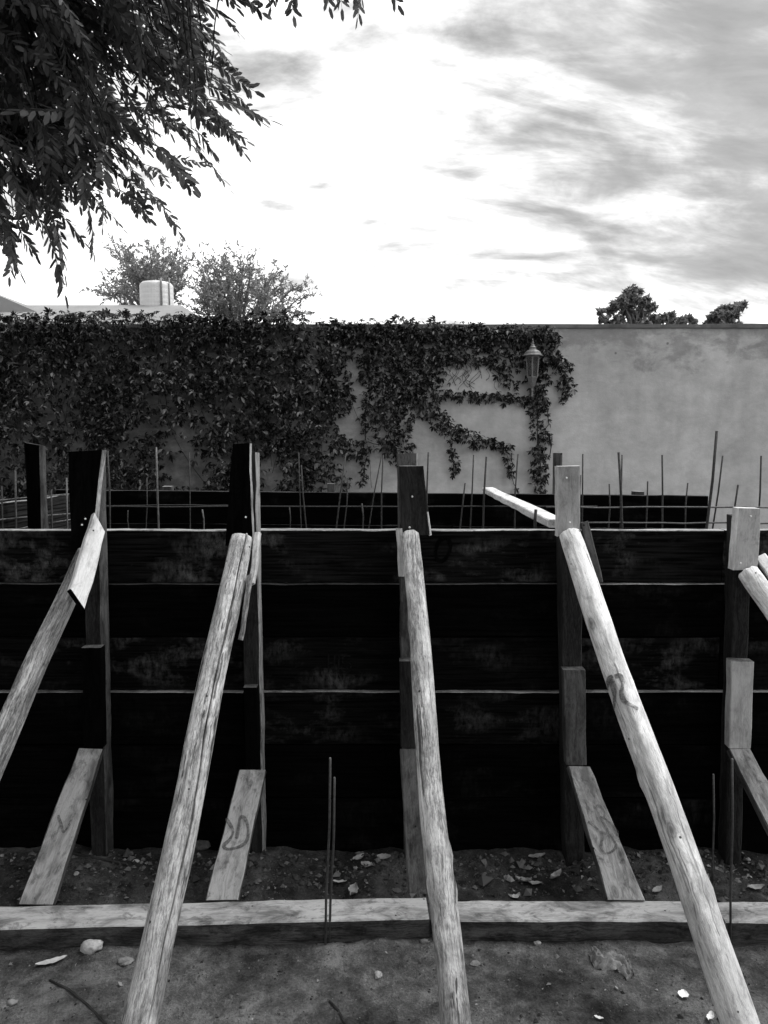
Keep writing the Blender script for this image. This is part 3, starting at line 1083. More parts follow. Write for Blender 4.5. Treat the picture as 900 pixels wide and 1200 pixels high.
# ------------------------------------------------------------------ reinforcement bars
def build_cage():
    root = empty('rebar_cage', (0, 4.7, 0))
    tag(root, 'cage of upright and level steel bars before the rear shuttering', 'rebar cage')
    ups = [  # (x_top, y_top, x_at_620, radius, Y, pale)
        (126, 528, 129, .007, 4.60, 0), (150, 598, 151, .005, 4.7, 0), (183, 524, 186, .008, 4.55, 1), (222, 530, 223, .005, 4.7, 0),
        (172, 560, 171, .005, 4.75, 0), (237, 597, 239, .006, 4.6, 1), (339, 593, 340, .005, 4.7, 0), (353, 545, 359, .006, 4.6, 0),
        (350, 530, 353, .005, 4.7, 0), (405, 533, 394, .006, 4.6, 0), (408, 560, 403, .005, 4.7, 0), (424, 590, 425, .007, 4.6, 0), (447, 535, 432, .005, 4.72, 0),
        (449, 533, 447, .006, 4.6, 0), (467, 530, 467, .006, 4.7, 0), (502, 530, 500, .007, 4.6, 0), (545, 566, 539, .006, 4.62, 0), (555, 533, 551, .006, 4.7, 0),
        (570, 535, 566, .008, 4.55, 0), (607, 532, 603, .006, 4.65, 0), (628, 597, 627, .008, 3.02, 0), (658, 533, 657, .008, 4.6, 0), (683, 532, 682, .006, 4.66, 0),
        (714, 567, 713, .006, 4.62, 0), (725, 530, 729, .010, 4.55, 0), (729, 533, 727, .006, 4.7, 0), (759, 564, 757, .006, 4.65, 0),
        (776, 533, 776, .007, 4.6, 0), (806, 566, 803, .006, 4.7, 0), (840, 505, 828, .011, 4.5, 0), (847, 534, 835, .007, 4.6, 0),
        (865, 568, 855, .008, 4.55, 0), (892, 534, 888, .007, 4.6, 0), (925, 540, 920, .007, 4.6, 0),
    ]
    for (xt, yt, xb, r, Y, pale) in ups:
        top = at(xt, yt, Y)
        low = at(xb, 620, Y)
        k = (low.x - top.x) / (low.z - top.z)
        z0 = 0.0
        bot = Vector((low.x + k * 0.6 * (z0 - low.z), Y + 0.02, z0))
        mid = top.lerp(low, 0.5) + Vector((rng.uniform(-.007, .007), 0, 0))
        bar('vertical_bar', [bot, low, mid, top], r * 0.75, M['rebar_pale' if pale else 'rebar'], root)
    for y, xa, xb, Y, r in ((594, 90, 700, 4.62, .005), (594.5, 640, 960, 4.56, .006), (613, 670, 960, 4.56, .006), (592, 90, 300, 4.66, .004)):
        pts = []
        for i in range(12):
            x = xa + (xb - xa) * i / 11
            pts.append(at(x, y + rng.uniform(-0.7, 0.7), Y))
        bar('level_bar', pts, r * 0.9, M['rebar_pale'] if xa > 600 else M['rebar'], root, 5)


build_cage()


def build_side_mesh():
    root = empty('rebar_cage', (-2.0, 4.4, 0))
    tag(root, 'small bar mesh beside the left return of the shuttering', 'rebar cage')
    for x, yt, Y in ((2, 570, 4.25), (18, 552, 4.35), (40, 535, 4.42), (37, 560, 4.36), (60, 575, 4.55), (78, 560, 4.65)):
        top, low = at(x, yt, Y), at(x + 1, 620, Y)
        bar('vertical_bar', [Vector((low.x, Y, 0)), low, top], 0.005, M['rebar_pale'] if x in (18, 78) else M['rebar'], root)
    for (ya, yb) in ((586.5, 579), (609, 602)):
        bar('level_bar', [at(-30, ya + 3, 4.05), at(25, (ya + yb) / 2 + 1, 4.36), at(82, yb, 4.7)], 0.0045, M['rebar_pale'], root, 5)


build_side_mesh()


def stake(paths, label, r):
    root = empty('rebar_stake', paths[0][-1])
    tag(root, label, 'rebar', 'thin bars driven into the soil by the beams')
    for p in paths:
        p[-1].z = -0.05
        bar('steel_rod', [p[0], p[0].lerp(p[-1], 0.33) + Vector((0.003, 0, 0)), p[0].lerp(p[-1], 0.7) - Vector((0.002, 0, 0)), p[-1]], r, M['rebar'], root)
        v, f = tube_data([p[0] - Vector((0, 0, 0.001)), p[0] + Vector((0, 0, 0.003))], [r * 1.0, r * 0.8], 6)
        make_world('cut_end', v, f, M['rebar_pale'], root)


Yk = on(381, 1106, 0).y
stake([[at(387, 889, Yk), on(381, 1106, 0)], [at(392, 912, Yk + 0.01), on(386, 1103, 0)]], 'pair of thin bars standing in front of the left beam', 0.0042)
Yk = on(836, 1045, 0).y
stake([[at(836, 908, Yk), on(836, 1045, 0)]], 'shorter thin bar behind the beam right of the palest log prop', 0.0036)
Yk = on(858, 1106, 0).y
stake([[at(858, 890, Yk), on(857, 1106, 0)]], 'taller thin bar in front of the beam joint at right', 0.0036)

# ------------------------------------------------------------------ wall lantern
def build_lantern():
    Y = WALL_Y - 0.20
    c = at(624, 430, Y)
    root = empty('wall_lantern', (c.x, WALL_Y, c.z))
    tag(root, 'pale coach lantern fixed on the wall among the vine', 'lantern')
    s = 9.0 / FOC                   # metres per picture unit at the wall

    def lathe(name, prof, n=6, mat=M['lantern_metal'], rot=0.3, smooth=False):
        v, f = [], []
        for r, z in prof:
            for k in range(n):
                a = 2 * math.pi * k / n + rot
                v.append((c.x + r * s * math.cos(a), c.y + r * s * math.sin(a), c.z + z * s))
        for i in range(len(prof) - 1):
            for k in range(n):
                k2 = (k + 1) % n
                f.append((i * n + k, i * n + k2, (i + 1) * n + k2, (i + 1) * n + k))
        f.append(tuple(range(n - 1, -1, -1)))
        f.append(tuple((len(prof) - 1) * n + k for k in range(n)))
        return make_world(name, v, f, mat, root, smooth)
    lathe('cap', [(11.5, 12), (11.6, 13), (9.5, 14.2), (8.6, 16.5), (6.5, 18.3), (4.2, 19.2), (3.6, 21), (4.2, 21.6), (2.6, 23), (1.8, 25), (0.9, 25.6), (1.2, 27), (0.4, 29)], 14, smooth=False)
    lathe('finial', [(0.5, -34), (1.3, -33), (1.1, -28.5), (1.6, -26), (1.2, -24.5), (2.6, -22), (4.2, -18)], 10)
    lathe('base_ring', [(4.2, -18), (6.0, -13), (6.6, -12), (6.0, -11)], 6)
    lathe('top_ring', [(8.0, 10.4), (8.4, 11.8), (8.0, 12)], 6)
    for k in range(6):
        a0, a1 = 2 * math.pi * k / 6 + 0.3, 2 * math.pi * (k + 1) / 6 + 0.3
        P = lambda r, z, a: Vector((c.x + r * s * math.cos(a), c.y + r * s * math.sin(a), c.z + z * s))
        v, f = tube_data([P(6.1, -11.5, a0), P(7.8, 11, a0)], 0.75 * s, 5)
        make_world('glazing_bar', v, f, M['lantern_metal'], root)
        q = [P(5.9, -11.3, a0), P(5.9, -11.3, a1), P(7.5, 10.8, a1), P(7.5, 10.8, a0)]
        n = (q[1] - q[0]).cross(q[3] - q[0]).normalized() * 0.003
        vv = q + [p - n for p in q]
        make_world('pane', vv, [(0, 1, 2, 3), (7, 6, 5, 4), (0, 4, 5, 1), (1, 5, 6, 2), (2, 6, 7, 3), (3, 7, 4, 0)], M['glass'], root)
    lathe('lamp_holder', [(1.2, -11), (1.2, -6), (1.9, -4), (2.0, 2), (1.0, 4)], 8)
    # scrolled arm to the wall
    v, f = tube_data([Vector((c.x, c.y, c.z - 22 * s)), Vector((c.x + 0.02, c.y + 0.07, c.z - 26 * s)), Vector((c.x + 0.03, c.y + 0.14, c.z - 18 * s)), Vector((c.x + 0.03, WALL_Y, c.z - 10 * s))], 0.9 * s, 6)
    make_world('arm', v, f, M['lantern_metal'], root, True)
    v, f = tube_data([Vector((c.x + 0.03, WALL_Y - 0.025, c.z - 14 * s)), Vector((c.x + 0.03, WALL_Y - 0.025, c.z - 4 * s))], 2.6 * s, 8)
    make_world('wall_plate', v, f, M['lantern_metal'], root)


build_lantern()

# ------------------------------------------------------------------ vine on the wall
def seg_dist(px, py, x0, y0, x1, y1):
    dx, dy = x1 - x0, y1 - y0
    t = np.clip(((px - x0) * dx + (py - y0) * dy) / (dx * dx + dy * dy + 1e-9), 0, 1)
    return np.hypot(px - (x0 + t * dx), py - (y0 + t * dy))


STROKES = [  # x0,y0,x1,y1,half width,density
    (395, 392, 640, 398, 17, 1), (430, 410, 530, 412, 22, 1), (540, 405, 600, 420, 18, .9), (575, 425, 600, 450, 9, .8), (440, 430, 500, 440, 26, 1),
    (485, 420, 500, 475, 18, 1), (470, 450, 462, 520, 20, 1), (515, 462, 628, 468, 7, 1), (500, 480, 530, 505, 13, 1), (530, 505, 560, 517, 10, 1),
    (560, 515, 592, 524, 7, .9), (592, 524, 598, 560, 4, .8), (598, 530, 604, 575, 2.5, .6), (528, 515, 533, 550, 5, .9), (530, 527, 532, 556, 5, .8),
    (622, 405, 632, 440, 17, 1), (630, 440, 630, 578, 11, 1.1), (640, 412, 660, 432, 10, 1), (660, 432, 664, 458, 8, 1), (655, 450, 658, 470, 4, .5),
    (640, 470, 642, 530, 3, .5), (385, 400, 395, 470, 22, 1), (375, 470, 385, 505, 16, .9), (395, 515, 412, 530, 12, 1), (388, 535, 392, 560, 7, .7),
    (440, 470, 455, 505, 18, .9), (450, 500, 470, 535, 15, .9), (482, 520, 484, 532, 4, .8), (430, 470, 425, 560, 7, .6), (420, 520, 470, 520, 8, .6),
    (350, 480, 352, 578, 26, 1), (330, 440, 370, 450, 40, 1), (400, 560, 410, 578, 10, .5),
]
GAPS = [(270, 470, 10, 22, .5), (95, 520, 16, 14, .6), (250, 420, 14, 14, .4), (30, 500, 16, 14, .5), (330, 400, 12, 10, .4), (175, 500, 14, 12, .7), (205, 520, 16, 12, .7), (345, 470, 8, 20, .5),
        (192, 466, 14, 11, .95), (75, 482, 22, 18, .5), (222, 495, 26, 12, .6), (218, 545, 30, 30, .8), (150, 522, 12, 14, .6), (240, 478, 16, 12, .5), (145, 395, 30, 20, .3),
        (320, 555, 22, 26, .75), (60, 445, 30, 20, .35), (110, 430, 25, 22, .35), (0, 540, 30, 25, .45), (300, 520, 12, 25, .4), (45, 560, 20, 30, .4), (120, 560, 20, 20, .3), (185, 420, 20, 16, .3)]


def vine_cover(px, py):
    c = np.zeros_like(px)
    left = 1 / (1 + np.exp((px - (372 + 18 * np.sin(py * 0.06))) / 8.0))
    c = np.maximum(c, left)
    for (x, y, rx, ry, s) in GAPS:
        d = ((px - x) / (rx * 1.15)) ** 2 + ((py - y) / (ry * 1.15)) ** 2
        c *= 1 - min(1.0, s * 1.25) * np.exp(-d ** 2)
    for (x0, y0, x1, y1, w, s) in STROKES:
        d = seg_dist(px, py, x0, y0, x1, y1)
        c = np.maximum(c, s * np.clip((w - d) / (0.35 * w + 2) + 0.15, 0, 1))
    return c


def creeper_leaf(k):
    """leaf of five narrow leaflets fanned from the stalk, hanging along +y"""
    r = random.Random(300 + k)
    V, F = [], []
    n = (5, 3, 5, 4)[k % 4]
    for i in range(n):
        a = (i - (n - 1) / 2) * (0.62 if n > 3 else 0.75) + r.uniform(-.12, .12)
        ln = (1.0 - 0.16 * abs(i - (n - 1) / 2)) * r.uniform(0.85, 1.1)
        w = ln * r.uniform(0.17, 0.22)
        c, s_ = math.cos(a), math.sin(a)
        droop = r.uniform(0.05, 0.35)
        o = len(V)
        for (x, y, z) in ((0, 0.05, 0), (-w * .8, .38, .05), (0, .40, -.02), (w * .8, .38, .05), (-w * .8, .68, 0.0), (0, .70, -.07), (w * .8, .68, 0.0), (0, 1, -droop)):
            y *= ln
            V.append((x * c + y * s_, -x * s_ + y * c, z * ln + r.uniform(-.02, .02)))
        F += [tuple(q + o for q in f) for f in ((0, 2, 1), (0, 3, 2), (1, 2, 5, 4), (2, 3, 6, 5), (4, 5, 7), (5, 6, 7))]
    return np.array(V), F


def build_vine():
    rs = np.random.RandomState(5)
    root = empty('climbing_vine', (at(300, 575, WALL_Y).x, WALL_Y - 0.05, 0))
    tag(root, 'dark leafy creeper hanging over the left half of the wall', 'vine')
    N = 31000
    px = rs.uniform(-330, 680, N)
    py = rs.uniform(374, 585, N)
    py = np.where(rs.rand(N) < 0.12, rs.uniform(374, 400, N), py)
    cov = vine_cover(px, py)
    keep = rs.rand(N) < np.clip(cov, 0, 1) * np.where(px < 420, 0.70, 0.95)
    px, py, cov = px[keep], py[keep], cov[keep]
    n = len(px)
    # leaves reach below the frame of the shuttering on the far left
    P = np.array([tuple(at(a, b, WALL_Y)) for a, b in zip(px, py)])
    dense = np.where(px < 400, 1.0, 0.45)
    bulge = np.array([mnoise.noise(Vector((p[0] * 1.6, p[2] * 1.6, 3))) for p in P])
    depth = (0.02 + rs.rand(n) ** 0.8 * (0.08 + 0.34 * np.clip(bulge + 0.3, 0, 1)) * dense)
    topf = np.clip((P[:, 2] - (WALL_TOP - 0.25)) / 0.25, 0, 1)
    depth += topf * 0.08 * rs.rand(n) * dense
    P[:, 1] -= depth
    P[:, 2] += np.where(px < 370, topf * rs.rand(n) * 0.07, 0.0) * 1.0
    size = rs.uniform(0.042, 0.092, n) * np.where(px < 420, 1.0, 0.85)
    roll = rs.normal(0, 0.45, n)
    tilt = rs.normal(0.42, 0.6, n)
    yaw = rs.normal(0, 0.9, n)
    tilt = tilt + topf * rs.uniform(0.2, 1.0, n)
    order = np.argsort(-(depth + 0.25 * size / 0.1 * rs.rand(n)) * ((px > 0) & (px < 680) & (py < 572)))
    single = set(order[:300].tolist())
    variants = []
    for k in range(6):
        me = bpy.data.meshes.new('vine_leaf')
        v, fc = creeper_leaf(k)
        me.from_pydata([tuple(q) for q in v], [], fc)
        me.materials.append(M['leaf_vine'])
        me.update()
        variants.append((me, v, fc))
    V, F = [], []
    for i in range(n):
        # leaf axis hangs down, face out to the front and up
        rot = Matrix.Rotation(yaw[i], 3, 'Z') @ Matrix.Rotation(-tilt[i], 3, 'X') @ Matrix.Rotation(roll[i], 3, 'Y')
        base = Matrix(((1, 0, 0), (0, 0, -1), (0, -1, 0)))      # local y -> -z, local z -> -y
        m = rot @ base
        if i in single:
            mw = (m * size[i]).to_4x4()
            mw = Matrix.LocRotScale(Vector(P[i]), m.to_quaternion() if m.determinant() > 0 else (m @ Matrix.Diagonal((-1, 1, 1))).to_quaternion(), Vector((size[i],) * 3))
            place('leaf', variants[i % 6][0], root, mw)
        else:
            vv = (np.array(m) @ (variants[i % 6][1] * size[i]).T).T + P[i]
            o = len(V)
            V.extend(vv.tolist())
            F.extend([tuple(a + o for a in f) for f in variants[i % 6][2]])
    fol = make_world('foliage', V, F, M['leaf_vine'], root)
    fol['kind'] = 'stuff'
    # stems
    B = Batch()
    for (x0, y0, x1, y1, w, s) in STROKES:
        pts = []
        for i in range(9):
            t = i / 8
            p = at(x0 + (x1 - x0) * t + rs.normal(0, 1.5), y0 + (y1 - y0) * t + rs.normal(0, 1.5), WALL_Y)
            p.y -= 0.015 + 0.02 * rs.rand()
            pts.append(p)
        B.add(tube_data(pts, 0.005, 4))
    for k in range(70):
        x = rs.uniform(-40, 480) if k < 48 else rs.uniform(530, 590)
        y = rs.uniform(385, 470) if k < 48 else rs.uniform(418, 440)
        pts = []
        Ln = rs.uniform(40, 110) if k < 48 else rs.uniform(10, 26)
        dr = rs.normal(0, 0.35)
        for i in range(8):
            t = i / 7
            p = at(x + dr * Ln * t + 4 * math.sin(t * 5 + k), min(y + Ln * t, 582), WALL_Y)
            p.y -= 0.01 + 0.02 * rs.rand()
            pts.append(p)
        B.add(tube_data(pts, 0.0028, 4))
    # sprouts above the coping
    for (x, y, x2, y2) in ((468, 384, 466, 370), (475, 384, 482, 374), (508, 384, 510, 374), (396, 384, 393, 377), (545, 384, 556, 380)):
        B.add(tube_data([at(x, y, WALL_Y), at((x + x2) / 2 + 1, (y + y2) / 2, WALL_Y), at(x2, y2, WALL_Y)], 0.003, 4))
    st = B.build('stem', M['twig'], root, True)
    st['kind'] = 'stuff'
    V, F = [], []
    for (x, y) in ((466, 369), (463, 374), (470, 372), (474, 376), (482, 373), (479, 377), (510, 374), (506, 377), (513, 378), (393, 376), (396, 378), (500, 380), (490, 379), (486, 381)):
        p = np.array(tuple(at(x, y, WALL_Y)))
        m = Matrix.Rotation(rs.uniform(-2, 2), 3, 'Y') @ Matrix.Rotation(rs.uniform(-.6, .6), 3, 'X') @ Matrix(((1, 0, 0), (0, 0, -1), (0, -1, 0)))
        vv = (np.array(m) @ (variants[0][1] * 0.07).T).T + p
        o = len(V)
        V.extend(vv.tolist()); F.extend([tuple(a + o for a in f) for f in variants[0][2]])
    sp = make_world('sprout_leaves', V, F, M['leaf_vine'], root)
    sp['kind'] = 'stuff'


build_vine()

# ------------------------------------------------------------------ neighbouring house and tank
def build_house():
    D = 22.0
    root = empty('neighbour_house', (at(100, 357, D).x, D + 3, 0))
    tag(root, 'pale hipped roof of a house showing over the vine', 'house')
    ridge_z = at(120, 357.5, D).z
    xr = at(212, 357.5, D).x
    xl = at(24, 357.5, D).x - 6
    half = 3.2
    eave_z = ridge_z - 1.5
    s = (at(241, 376, D).x - xr) / max(ridge_z - at(241, 376, D).z, 0.01)
    ex = xr + s * 1.5
    Y0, Y1, Yr = D - half, D + half, D
    v = [(xl - 2, Y0, eave_z), (ex, Y0, eave_z), (ex, Y1, eave_z), (xl - 2, Y1, eave_z), (xl, Yr, ridge_z), (xr, Yr, ridge_z),
         (xl - 2, Y0, eave_z - .12), (ex, Y0, eave_z - .12), (ex, Y1, eave_z - .12), (xl - 2, Y1, eave_z - .12)]
    f = [(0, 1, 5, 4), (1, 2, 5), (2, 3, 4, 5), (3, 0, 4), (6, 7, 1, 0), (7, 8, 2, 1), (8, 9, 3, 2), (9, 6, 0, 3), (9, 8, 7, 6)]
    make_world('roof', v, f, M['roof'], root)
    # higher gable at the left, in front of the ridge
    px0, py0 = -40, 330
    pk = at(-30, 334, D - 0.6)
    r0 = at(26, 358, D - 0.6)
    l0 = Vector((2 * pk.x - r0.x, r0.y, r0.z))
    k = 2.2
    r1, l1 = pk + (r0 - pk) * k, pk + (l0 - pk) * k
    th = Vector((0, 5.0, 0))
    v = [l1, pk, r1, l1 + th, pk + th, r1 + th]
    make_world('gable_roof', v, [(0, 2, 1), (3, 4, 5), (0, 1, 4, 3), (1, 2, 5, 4), (0, 3, 5, 2)], M['roof'], root)
    w = [(xl - 1.6, Y0 + .4), (ex - .4, Y0 + .4), (ex - .4, Y1 - .4), (xl - 1.6, Y1 - .4)]
    v = [(a, b, 0) for a, b in w] + [(a, b, eave_z - .12) for a, b in w]
    make_world('wall', v, [(0, 1, 5, 4), (1, 2, 6, 5), (2, 3, 7, 6), (3, 0, 4, 7), (4, 5, 6, 7)], M['house_wall'], root)
    return ridge_z, D


RZ, HD_ = build_house()


def build_tank():
    D = HD_ + 0.4
    c = at(184, 358, D)
    s = D / FOC * 1.02
    root = empty('water_tank', (c.x, D, RZ - 0.2))
    tag(root, 'white cylindrical water tank on the house roof', 'water tank')
    z0 = RZ - 0.35
    H = at(184, 331, D).z - z0
    r = 18.5 * s
    prof = [(r * 0.99, 0)]
    ribs = 7
    for i in range(ribs):
        a = H * 0.92 * (i + 0.15) / ribs
        b = H * 0.92 * (i + 0.85) / ribs
        prof += [(r * 0.993, a), (r, a + 0.02), (r, b - 0.02), (r * 0.993, b)]
    prof += [(r * 0.97, H * 0.93), (r * 0.86, H * 0.98)]
    n = 32

    def lathe(name, prof, mat):
        v, f = [], []
        for rr, z in prof:
            for k in range(n):
                a = 2 * math.pi * k / n
                v.append((c.x + rr * math.cos(a), D + rr * math.sin(a), z0 + z))
        for i in range(len(prof) - 1):
            for k in range(n):
                k2 = (k + 1) % n
                f.append((i * n + k, i * n + k2, (i + 1) * n + k2, (i + 1) * n + k))
        f.append(tuple(range(n - 1, -1, -1))); f.append(tuple((len(prof) - 1) * n + k for k in range(n)))
        make_world(name, v, f, mat, root)
    lathe('tank_body', prof, M['tank'])
    lathe('lid', [(r * 0.4, H * 0.975), (r * 0.4, H * 1.02), (r * 0.3, H * 1.035)], M['tank'])
    x = at(194, 340, D).x
    y = D - math.sqrt(max(r * r - (x - c.x) ** 2, 0)) - 0.03
    bar('pipe', [(x, y, z0 + 0.05), (x, y, z0 + H * 0.9), (x - 0.02, y + 0.02, z0 + H * 1.03)], 0.03, M['tank_rib'], root)
    x = at(201, 340, D).x
    y = D - math.sqrt(max(r * r - (x - c.x) ** 2, 0)) - 0.03
    bar('pipe', [(x, y, z0 + 0.05), (x, y, z0 + H * 1.08)], 0.02, M['tank_rib'], root)


build_tank()

# ------------------------------------------------------------------ trees
def curve_pts(a, b, sag, n=7, jit=0.0, r=rng):
    out = []
    L = (b - a).length
    for i in range(n):
        t = i / (n - 1)
        p = a.lerp(b, t) + Vector((0, 0, sag * 4 * t * (1 - t)))
        if jit and 0 < i < n - 1:
            p += Vector((r.uniform(-1, 1), r.uniform(-1, 1), r.uniform(-1, 1))) * jit * L
        out.append(p)
    return out


def taper(a, b, n):
    return [a + (b - a) * i / (n - 1) for i in range(n)]


def scatter_leaf(V, F, p, d, up, ln, wd):
    """one small flat leaf: base p, direction d"""
    s = d.cross(up)
    if s.length < 1e-4:
        s = Vector((1, 0, 0))
    s = s.normalized() * wd
    o = len(V)
    V += [p, p + d * ln * 0.45 - s, p + d * ln, p + d * ln * 0.45 + s]
    F.append((o, o + 1, o + 2, o + 3))


def build_acacia(label, base_px, D, twigs_px, seed, fork):
    r = random.Random(seed)
    bp = at(base_px, 400, D)
    root = empty('acacia_tree', (bp.x, D, 0))
    tag(root, label, 'tree')
    trunk = Batch()
    f0 = at(fork[0], fork[1], D)
    trunk.add(tube_data(curve_pts(Vector((bp.x, D, 0)), f0, 0.0, 8, 0.02, r), taper(0.16, 0.10, 8), 8))
    B = Batch()
    V, F = [], []
    for (x, y) in twigs_px:
        tip = at(x, y, D + r.uniform(-1.3, 1.3))
        st = Vector((f0.x + (tip.x - f0.x) * 0.5, (f0.y + tip.y) / 2, min(f0.z - 0.2 + (tip.z - f0.z) * 0.25, tip.z)))
        B.add(tube_data(curve_pts(f0 - Vector((0, 0, 0.6)), st, 0.1, 6, 0.03, r), taper(0.06, 0.04, 6), 5))
        pts = curve_pts(st, tip, r.uniform(-0.15, 0.35), 9, 0.03, r)
        B.add(tube_data(pts, taper(0.045, 0.008, 9), 5))
        for j in range(11):
            t = r.uniform(0.3, 1.0)
            k = min(int(t * 8), 7)
            p = pts[k].lerp(pts[k + 1], t * 8 - k)
            d = ((pts[k + 1] - pts[k]).normalized() + Vector((r.gauss(0, 1.3), r.gauss(0, .8), r.gauss(0.05, .35)))).normalized()
            ln = r.uniform(0.3, 0.95) * (0.6 + 0.5 * t)
            q = curve_pts(p, p + d * ln, r.uniform(-0.03, 0.06), 6, 0.04, r)
            B.add(tube_data(q, taper(0.010, 0.004, 6), 4))
            for m in range(int(ln * 25)):
                u = r.uniform(0.1, 1.0)
                kk = min(int(u * 5), 4)
                pp = q[kk].lerp(q[kk + 1], u * 5 - kk)
                dd = (d * 0.6 + Vector((r.gauss(0, .6), r.gauss(0, .6), r.gauss(0, .6)))).normalized()
                scatter_leaf(V, F, pp, dd, Vector((r.gauss(0, 1), r.gauss(0, 1), r.gauss(0, 1))), r.uniform(0.11, 0.20), 0.026)
    trunk.build('trunk', M['far_bark'], root, True)
    B.build('branches', M['far_bark'], root, True)
    fol = make_world('crown', V, F, M['leaf_acacia'], root)
    fol['kind'] = 'stuff'


def fan(pts, n, jx, jy, seed):
    r = random.Random(seed)
    return [(x + r.gauss(0, jx), y + r.gauss(0, jy)) for (x, y) in pts for _ in range(n)]


build_acacia('feathery thin tree behind the white water tank', 185, 26.0,
             fan([(142, 306), (160, 300), (176, 299), (192, 300), (203, 303), (150, 320), (165, 318), (180, 315), (198, 316), (212, 322), (140, 335), (128, 350), (160, 338), (205, 338), (148, 350), (185, 325)], 2, 5, 4, 1), 4, (182, 362))
build_acacia('wider feathery thin tree right of the white water tank', 280, 27.0,
             fan([(228, 312), (240, 318), (256, 320), (268, 308), (288, 302), (280, 316), (300, 318), (318, 325), (334, 335), (350, 348), (336, 358), (315, 345), (296, 335), (270, 335), (250, 338), (235, 345), (228, 360),
                  (255, 358), (280, 355), (305, 362), (325, 368), (345, 370), (265, 368)], 2, 5, 4, 2), 9, (278, 380))


def build_leafy(label, D, blobs, base_px, seed):
    """broad-leaved tree: blobs = (px, py, radius in picture units)"""
    r = random.Random(seed)
    bp = at(base_px, 400, D)
    root = empty('broadleaf_tree', (bp.x, D, 0))
    tag(root, label, 'tree', 'broad-leaved trees beyond the wall')
    B = Batch()
    f0 = Vector((bp.x, D, bp.z - 0.6))
    B.add(tube_data(curve_pts(Vector((bp.x, D, 0)), f0, 0, 7, 0.02, r), taper(0.15, 0.10, 7), 8))
    V, F = [], []
    s = D / FOC
    for (x, y, rad) in blobs:
        c = at(x, y, D + r.uniform(-0.4, 0.4))
        B.add(tube_data(curve_pts(f0, c, 0.1, 7, 0.04, r), taper(0.06, 0.015, 7), 5))
        n = int(26 + rad * rad * 2.4)
        R0 = rad * s
        for _ in range(n):
            d = Vector((r.gauss(0, 1), r.gauss(0, 1), r.gauss(0, 1))).normalized()
            p = c + Vector((d.x * 1.1, d.y, d.z * 0.85)) * R0 * (r.random() ** 0.45) * (0.75 + 0.45 * mnoise.noise(d * 2.1 + Vector((x, y, 0)) * 0.37))
            nrm = (d + Vector((r.gauss(0, .5), r.gauss(0, .5), 0.5 + r.gauss(0, .5)))).normalized()
            dd = nrm.orthogonal().normalized()
            dd = Matrix.Rotation(r.uniform(0, 6.28), 3, nrm) @ dd
            scatter_leaf(V, F, p, dd, nrm, r.uniform(0.12, 0.22), 0.05)
    B.build('trunk', M['far_bark'], root, True)
    fol = make_world('crown', V, F, M['leaf_far'], root)
    fol['kind'] = 'stuff'


build_leafy('taller dark leafy tree showing over the plain right wall', 25.0,
            [(741, 340, 6), (748, 342, 5), (735, 344, 5), (730, 352, 8), (744, 352, 9), (756, 354, 8), (722, 358, 7), (715, 364, 6), (704, 366, 4), (708, 374, 6), (735, 364, 9), (752, 366, 10),
             (745, 378, 12), (724, 376, 8), (764, 360, 6), (768, 374, 8), (778, 373, 6), (786, 369, 5), (790, 377, 6), (800, 376, 6), (808, 373, 4), (812, 378, 4), (755, 385, 14), (785, 387, 10), (715, 386, 10)], 748, 3)
build_leafy('small wind-bent leafy treetop near the right end of the wall', 25.0,
            [(848, 362, 6), (858, 361, 6), (866, 359, 5), (871, 358, 3), (840, 368, 7), (850, 370, 8), (860, 368, 6), (834, 374, 6), (845, 378, 8), (855, 378, 6), (828, 380, 4), (866, 382, 5), (848, 390, 10)], 850, 6)


# ------------------------------------------------------------------ overhanging tree, near left
def pinnate_mesh(k):
    """compound leaf along +y, about 0.24 long, hanging in a bow"""
    r = random.Random(100 + k)
    V, F = [], []
    L = 0.17 + 0.02 * k
    pairs = 10

    def rach(t):
        return Vector((0.012 * math.sin(t * 3 + k), t * L, -0.05 * t * t))
    o = 0
    n = 5
    for i in range(n + 1):
        p = rach(i / n)
        w = 0.0016 * (1 - 0.6 * i / n)
        V += [p + Vector((-w, 0, 0)), p + Vector((w, 0, 0)), p + Vector((0, 0, -2 * w))]
    for i in range(n):
        for q in range(3):
            q2 = (q + 1) % 3
            F.append((i * 3 + q, i * 3 + q2, (i + 1) * 3 + q2, (i + 1) * 3 + q))

    def leaflet(p, d, nrm, ln, wd):
        s = d.cross(nrm).normalized()
        o = len(V)
        dr = Vector((0, 0, -1))
        V.extend([p, p + d * ln * 0.3 - s * wd, p + d * ln * 0.78 - s * wd * 0.92 + dr * ln * 0.06, p + d * ln + dr * ln * 0.12,
                  p + d * ln * 0.78 + s * wd * 0.92 + dr * ln * 0.06, p + d * ln * 0.3 + s * wd])
        F.append((o, o + 1, o + 2, o + 3, o + 4, o + 5))
    for i in range(pairs):
        t = 0.16 + 0.8 * i / pairs
        for sd in (-1, 1):
            a = R(40) + r.uniform(-0.25, 0.25)
            d = Vector((sd * math.sin(a), math.cos(a), r.uniform(-0.6, 0.05))).normalized()
            leaflet(rach(t), d, Vector((sd * 0.25 + r.uniform(-.7, .7), r.uniform(-.5, .5), 1)).normalized(), r.uniform(0.042, 0.058), r.uniform(0.0062, 0.0088))
    leaflet(rach(1.0), Vector((0, 1, -0.2)).normalized(), Vector((0, 0, 1)), 0.052, 0.008)
    me = bpy.data.meshes.new('ash_leaf')
    me.from_pydata([tuple(v) for v in V], [], F)
    me.materials.append(M['leaf_near'])
    me.update()
    return me, np.array([tuple(v) for v in V]), F


